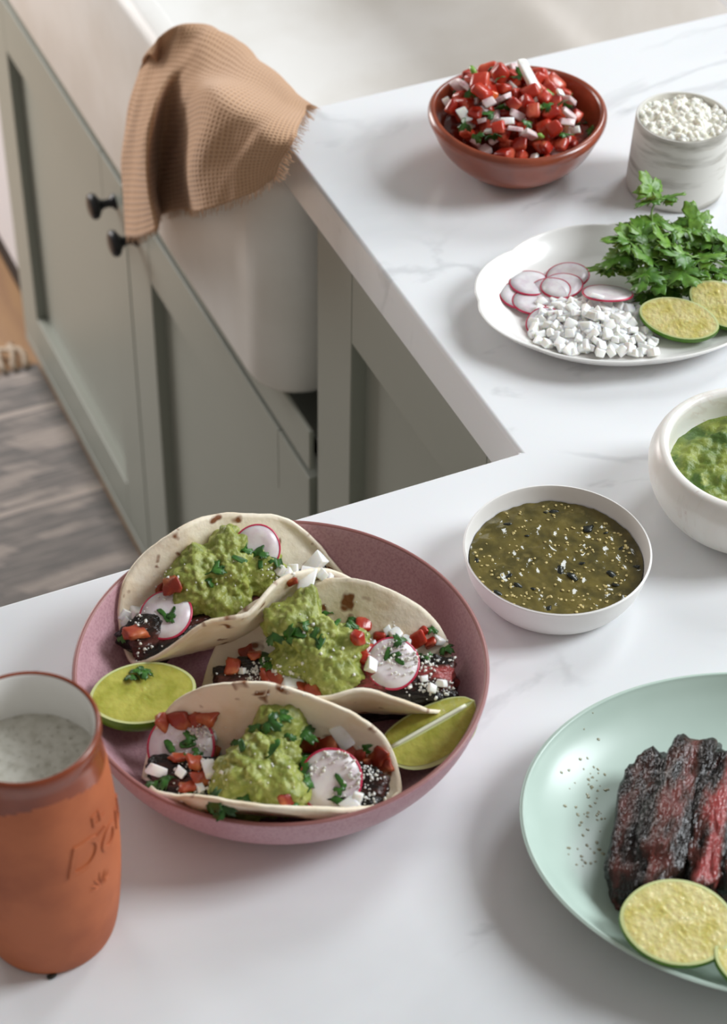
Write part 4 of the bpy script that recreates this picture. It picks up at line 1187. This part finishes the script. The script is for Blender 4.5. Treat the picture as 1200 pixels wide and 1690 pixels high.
# guacamole dollops -------------------------------------------------
def dollop(key, c, lobes, seed, label, sub=6):
    bm = bmesh.new(); bmesh.ops.create_icosphere(bm, subdivisions=sub, radius=1)
    P = np.array([v.co[:] for v in bm.verts]); P /= np.linalg.norm(P, axis=1)[:, None]
    F = [[v.index for v in f.verts] for f in bm.faces]; bm.free()
    acc = np.zeros(len(P)); kk = 900.0
    for (x, y, z, r) in lobes:
        o = np.array((x, y, z)); b = P @ o; disc = b * b - (o @ o - r * r)
        tt = np.where(disc > 0, b + np.sqrt(np.maximum(disc, 0)), -1); tt = np.where(tt > 0, tt, 0)
        acc += np.exp(kk * tt) - 1
    rad = np.log(acc + 1.0) / kk
    V = []
    for p, r in zip(P, rad):
        q = Vector(p) * r
        d = noise.voronoi((q.x * 125 + seed, q.y * 125, q.z * 125))[0][0]
        d2 = noise.voronoi((q.x * 290 + seed, q.y * 290, q.z * 290))[0][0]
        h = .0056 * (.55 - d) + .0026 * (.55 - d2) + .0036 * noise.noise(q * 75 + Vector((seed, 0, 0))) + .0010 * noise.noise(q * 300 + Vector((0, seed, 0)))
        V.append(Vector(c) + q + Vector(p) * h)
    o = wobj('guacamole_dollop', V, F, m_guac, c); reg(key, V, F)
    tag(o, label, 'guacamole'); return o
def lob(T, t, w, z, r): v = T.a * t + T.n * w; return (v.x, v.y, z, r)
c1 = at(368, 950, ZT + .044)
dollop('g1', c1, [lob(T1, 0, 0, 0, .021), lob(T1, -.022, -.002, .001, .0165), lob(T1, .022, -.004, -.003, .0165), lob(T1, .008, .010, .012, .0120), lob(T1, -.014, .008, .005, .0150), lob(T1, -.006, -.010, -.007, .018), lob(T1, .010, .014, .021, .0050), lob(T1, .028, -.010, -.010, .012)], 2.2, 'lumpy green guacamole dollop on the back taco')
c2 = at(520, 1070, ZT + .044)
dollop('g2', c2, [lob(T2, 0, 0, 0, .020), lob(T2, -.016, .010, .008, .0155), lob(T2, .012, -.012, -.006, .0185), lob(T2, -.008, .018, .016, .0110), lob(T2, .018, .002, 0, .0150), lob(T2, -.004, .022, .024, .0050), lob(T2, .010, -.022, -.012, .0110), lob(T2, -.014, -.006, -.008, .013)], 5.1, 'lumpy green guacamole dollop on the middle taco')
c3 = at(438, 1255, ZT + .040)
dollop('g3', c3, [lob(T3, 0, 0, 0, .0185), lob(T3, .006, .016, .008, .0150), lob(T3, .014, .020, .010, .0110), lob(T3, -.008, -.010, -.004, .0200), lob(T3, .010, -.016, -.006, .0165), lob(T3, -.018, -.014, -.010, .0130), lob(T3, -.012, -.024, -.014, .012)], 8.6, 'lumpy green guacamole dollop on the front taco')

KEYS = ['t1', 't2', 't3', 'g1', 'g2', 'g3', 'pink_bowl'] + [k for k in BVH if 'strip at' in k]
def put(name, me, u, v, label, cat, group=None, s=1.0, tilt=.5, lift=.0, keys=KEYS, rng=random.Random(77)):
    h = hit(u, v, keys)
    if not h: return None
    q = Quaternion((0, 0, 1), rng.uniform(0, 6.28)).to_matrix()
    M = frame(h[1] * .6 + Vector((0, 0, .5))) @ q @ rrot(rng, tilt)
    return piece(name, me, h[0] + h[1] * lift, M, label, cat, group, s)
rng = random.Random(55)
where = {1: 'back', 2: 'middle', 3: 'front'}
def bits(k, lst):
    for (kind, u, v, s) in lst:
        w = where[k]
        if kind == 't': put('diced_tomato', rng.choice(ME_TOMC if k != 2 or u < 530 else ME_TOM), u, v, 'red tomato piece in the filling of the %s taco' % w, 'tomato', 'tomato pieces in the %s taco' % w, s * .85, .6, .0015)
        elif kind == 'o': put('onion_piece', rng.choice(ME_ONC), u, v, 'white onion piece in the filling of the %s taco' % w, 'onion', 'onion pieces in the %s taco' % w, s, .8, .002)
        elif kind == 'O': put('onion_piece', rng.choice(ME_ON), u, v, 'white curved onion sliver in the %s taco' % w, 'onion', 'onion slivers in the %s taco' % w, s, .8, .002)
        elif kind == 'c': put('cilantro_piece', rng.choice(ME_CHOP), u, v, 'chopped cilantro leaf on the %s taco' % w, 'cilantro', 'cilantro leaves on the %s taco' % w, s, .35, .0015)
        elif kind == 's': put('cilantro_shred', rng.choice(ME_SHRED), u, v, 'thin cilantro shred on the %s taco' % w, 'cilantro', 'cilantro shreds on the %s taco' % w, s, .3, .0008)
bits(1, [('t', 222, 1045, 1.2), ('t', 285, 965, 1.0), ('t', 270, 975, .9), ('o', 225, 1012, 1.5), ('O', 215, 1022, 1.1), ('o', 240, 1005, 1.2), ('o', 208, 1030, 1.0), ('o', 470, 950, 1.2), ('o', 485, 945, 1.2), ('t', 480, 957, .6), ('O', 515, 937, 1.3), ('O', 505, 950, 1.2), ('o', 528, 945, 1), ('t', 255, 1000, .8),
         ('o', 460, 940, .9), ('o', 500, 962, 1), ('o', 540, 950, .9)])
bits(2, [('t', 600, 1030, 1.0), ('t', 590, 1055, .9), ('t', 605, 1075, 1.1), ('t', 625, 1052, .9), ('t', 690, 1055, 1.0), ('t', 700, 1040, .7), ('t', 712, 1060, .8), ('t', 598, 1090, .9), ('o', 652, 1045, 1.2), ('o', 618, 1058, 1.2), ('o', 670, 1055, .9), ('o', 725, 1058, 1.1), ('o', 612, 1100, 1.2), ('o', 680, 1075, .9), ('o', 640, 1040, .8), ('o', 700, 1125, .9), ('o', 728, 1132, .9), ('o', 715, 1140, .8),
         ('t', 420, 1085, .9), ('t', 455, 1120, 1.1), ('t', 440, 1115, .9), ('O', 487, 1125, 1.1), ('t', 500, 1135, 1.0), ('t', 470, 1130, .8), ('t', 408, 1075, .8), ('t', 520, 1140, .9), ('t', 385, 1100, .8), ('o', 400, 1105, .7)])
bits(3, [('t', 295, 1188, 1.2), ('t', 270, 1192, 1.0), ('t', 345, 1182, 1.15), ('t', 320, 1190, .9), ('t', 510, 1225, 1.0), ('t', 540, 1222, 1.1), ('t', 575, 1235, 1.2), ('t', 590, 1245, .9), ('t', 625, 1245, 1.0), ('t', 635, 1262, .9), ('t', 320, 1260, .9), ('t', 330, 1285, .9), ('t', 310, 1300, .8), ('o', 350, 1215, .9), ('O', 565, 1212, 1.2), ('o', 582, 1325, 1.4), ('o', 590, 1318, 1.0), ('o', 300, 1275, .9), ('t', 470, 1320, .7), ('O', 262, 1275, .8), ('O', 345, 1265, 1.0), ('t', 555, 1240, .9), ('t', 610, 1255, .8), ('o', 330, 1300, .8), ('t', 350, 1240, .8), ('t', 296, 1255, .8)])
# radish slices in the tacos
def rad_at(u, v, nrm, r, label, lift=.003, spin=0):
    h = hit(u, v, KEYS); radish('radish_slice', h[0] + Vector(nrm).normalized() * lift, Vector(nrm), r, label, 'radish slices in the tacos', spin, .0016)
vw = -FWD
rad_at(275, 1018, vw + Vector((0, .3, .5)), .0165, 'radish slice with cilantro shreds at the left of the back taco', .0025, .3)
rad_at(424, 905, vw + Vector((0, -.1, .1)), .0150, 'radish slice tucked behind the guacamole of the back taco', .001, 1)
rad_at(648, 1098, vw + Vector((0, .2, .6)), .0165, 'pale radish slice on the right of the middle taco', .0025, 2)
rad_at(303, 1235, vw + Vector((-.1, .2, .3)), .0205, 'radish slice at the left end of the front taco', .0065, 1.5)
rad_at(545, 1286, vw + Vector((.05, 0, .0)), .0185, 'upright radish slice with red edge on the right of the front taco', .005, .2)
for k_, ob in list(bpy.data.objects.items()):
    pass
bpy.context.view_layer.update()
for i, o in enumerate([o for o in bpy.data.objects if o.name.startswith('flesh') and o.parent and o.parent.get('group') == 'radish slices in the tacos']):
    M = o.matrix_world; reg('rad%d' % i, [M @ v.co for v in o.data.vertices], [tuple(p.vertices) for p in o.data.polygons]); KEYS.append('rad%d' % i)
bits(1, [('c', 400, 912, 1.0), ('c', 425, 918, 1.1), ('c', 350, 945, 1.3), ('c', 362, 938, 1.0), ('s', 395, 925, 1.2), ('c', 455, 925, .9), ('s', 275, 1020, 1.0), ('s', 268, 1012, .9), ('c', 280, 1022, .6), ('s', 285, 1010, .8), ('c', 475, 935, .8), ('c', 340, 960, .8), ('s', 430, 930, 1), ('c', 200, 1050, .6)])
bits(2, [('c', 450, 1045, 1.1), ('c', 475, 1050, 1.2), ('c', 490, 1035, .9), ('c', 522, 1052, 1.2), ('s', 530, 1060, 1.2), ('c', 543, 1012, 1.0), ('c', 585, 1018, 1.2), ('c', 575, 1030, .9), ('c', 500, 1030, .8), ('s', 650, 1082, 1.1), ('s', 640, 1078, 1.0), ('s', 660, 1092, .8), ('c', 665, 1060, .9), ('c', 735, 1068, .9), ('c', 712, 1035, .7), ('c', 640, 1048, .7), ('c', 705, 1090, .7), ('c', 430, 1085, 1.2), ('c', 445, 1095, 1.0), ('s', 555, 1030, .9), ('c', 690, 1080, .6), ('s', 495, 1050, 1)])
bits(3, [('c', 445, 1190, 1.2), ('c', 430, 1200, 1.0), ('c', 462, 1182, 1.0), ('c', 500, 1205, 1.3), ('c', 510, 1195, 1.0), ('s', 450, 1235, 1.5), ('s', 500, 1250, 1.2), ('c', 505, 1252, 1.1), ('c', 512, 1300, 1.1), ('c', 505, 1275, 1.1), ('s', 310, 1228, 1.2), ('c', 318, 1222, .9), ('s', 280, 1232, 1.2), ('c', 290, 1255, .8), ('s', 563, 1290, 1.1), ('s', 555, 1320, 1.4), ('c', 560, 1300, .6), ('c', 280, 1290, 1.2), ('c', 262, 1290, 1.0), ('c', 320, 1310, 1.2), ('c', 345, 1320, 1.3), ('c', 370, 1325, 1.2), ('c', 400, 1318, 1.0), ('c', 240, 1288, .7), ('c', 475, 1215, .9), ('s', 400, 1230, 1), ('c', 395, 1222, .8), ('c', 600, 1232, .8), ('c', 520, 1235, .9), ('c', 480, 1332, .8), ('c', 330, 1240, .7)])
# cheese crumbs
def taco_cheese(k, areas, seed):
    rng = random.Random(seed); ps = []
    for (u, v, su, sv, n) in areas:
        for i in range(n):
            h = hit(rng.gauss(u, su), rng.gauss(v, sv), [q for q in KEYS if q != 'pink_bowl'])
            if h: ps.append(h[0] + h[1] * .0006)
    V, F = crumbs(ps, .0008, .0022, seed)
    o = wobj('cheese_crumbs', V, F, m_cheese, ps[0]); tag(o, 'fine white cheese crumbs sprinkled over the %s taco' % where[k], 'cheese', kind='stuff')
taco_cheese(1, [(280, 962, 12, 10, 40), (470, 945, 16, 8, 60), (510, 950, 18, 6, 30), (225, 1020, 14, 10, 25), (380, 950, 50, 30, 20), (240, 1070, 15, 10, 15)], 61)
taco_cheese(2, [(430, 1110, 28, 10, 130), (690, 1090, 26, 18, 150), (715, 1135, 18, 8, 60), (640, 1055, 20, 12, 60), (470, 1125, 20, 8, 40), (550, 1050, 40, 40, 25), (620, 1100, 10, 15, 12)], 62)
taco_cheese(3, [(325, 1250, 18, 18, 70), (345, 1205, 22, 8, 60), (575, 1235, 22, 12, 90), (600, 1275, 14, 14, 80), (600, 1320, 25, 12, 60), (520, 1265, 10, 10, 12), (320, 1300, 18, 10, 40), (430, 1250, 40, 40, 15)], 63)

# limes in the pink bowl
lime_cheek('lime_half', at(236, 1143, ZT + .038), Vector((.08, -.12, .98)), .0312, .0222, .019, 'lime half face up at the left of the pink bowl', m_lflesh, at(312, 1122, ZT + .038) - at(160, 1165, ZT + .038))
o = [x for x in bpy.data.objects if x.get('label') == 'lime half face up at the left of the pink bowl'][0]
lime_wedge('lime_wedge', at(708, 1198, ZT + .040), axes(at(775, 1172, ZT + .044) - at(645, 1245, ZT + .034), (-.1, -.30, 1)), .0315, .0225, R(-158), R(-40), 'lime wedge rind down at the right of the pink bowl', m_lflesh)
for (u, v) in ((225, 1110), (232, 1106), (218, 1113), (240, 1108)):
    p = at(u, v, ZT + .0425)
    piece('cilantro_piece', ME_CHOP[u % 5], p, rrot(rng, .3), 'chopped cilantro on the far edge of the left lime half', 'cilantro', 'cilantro on the left lime half', .8)
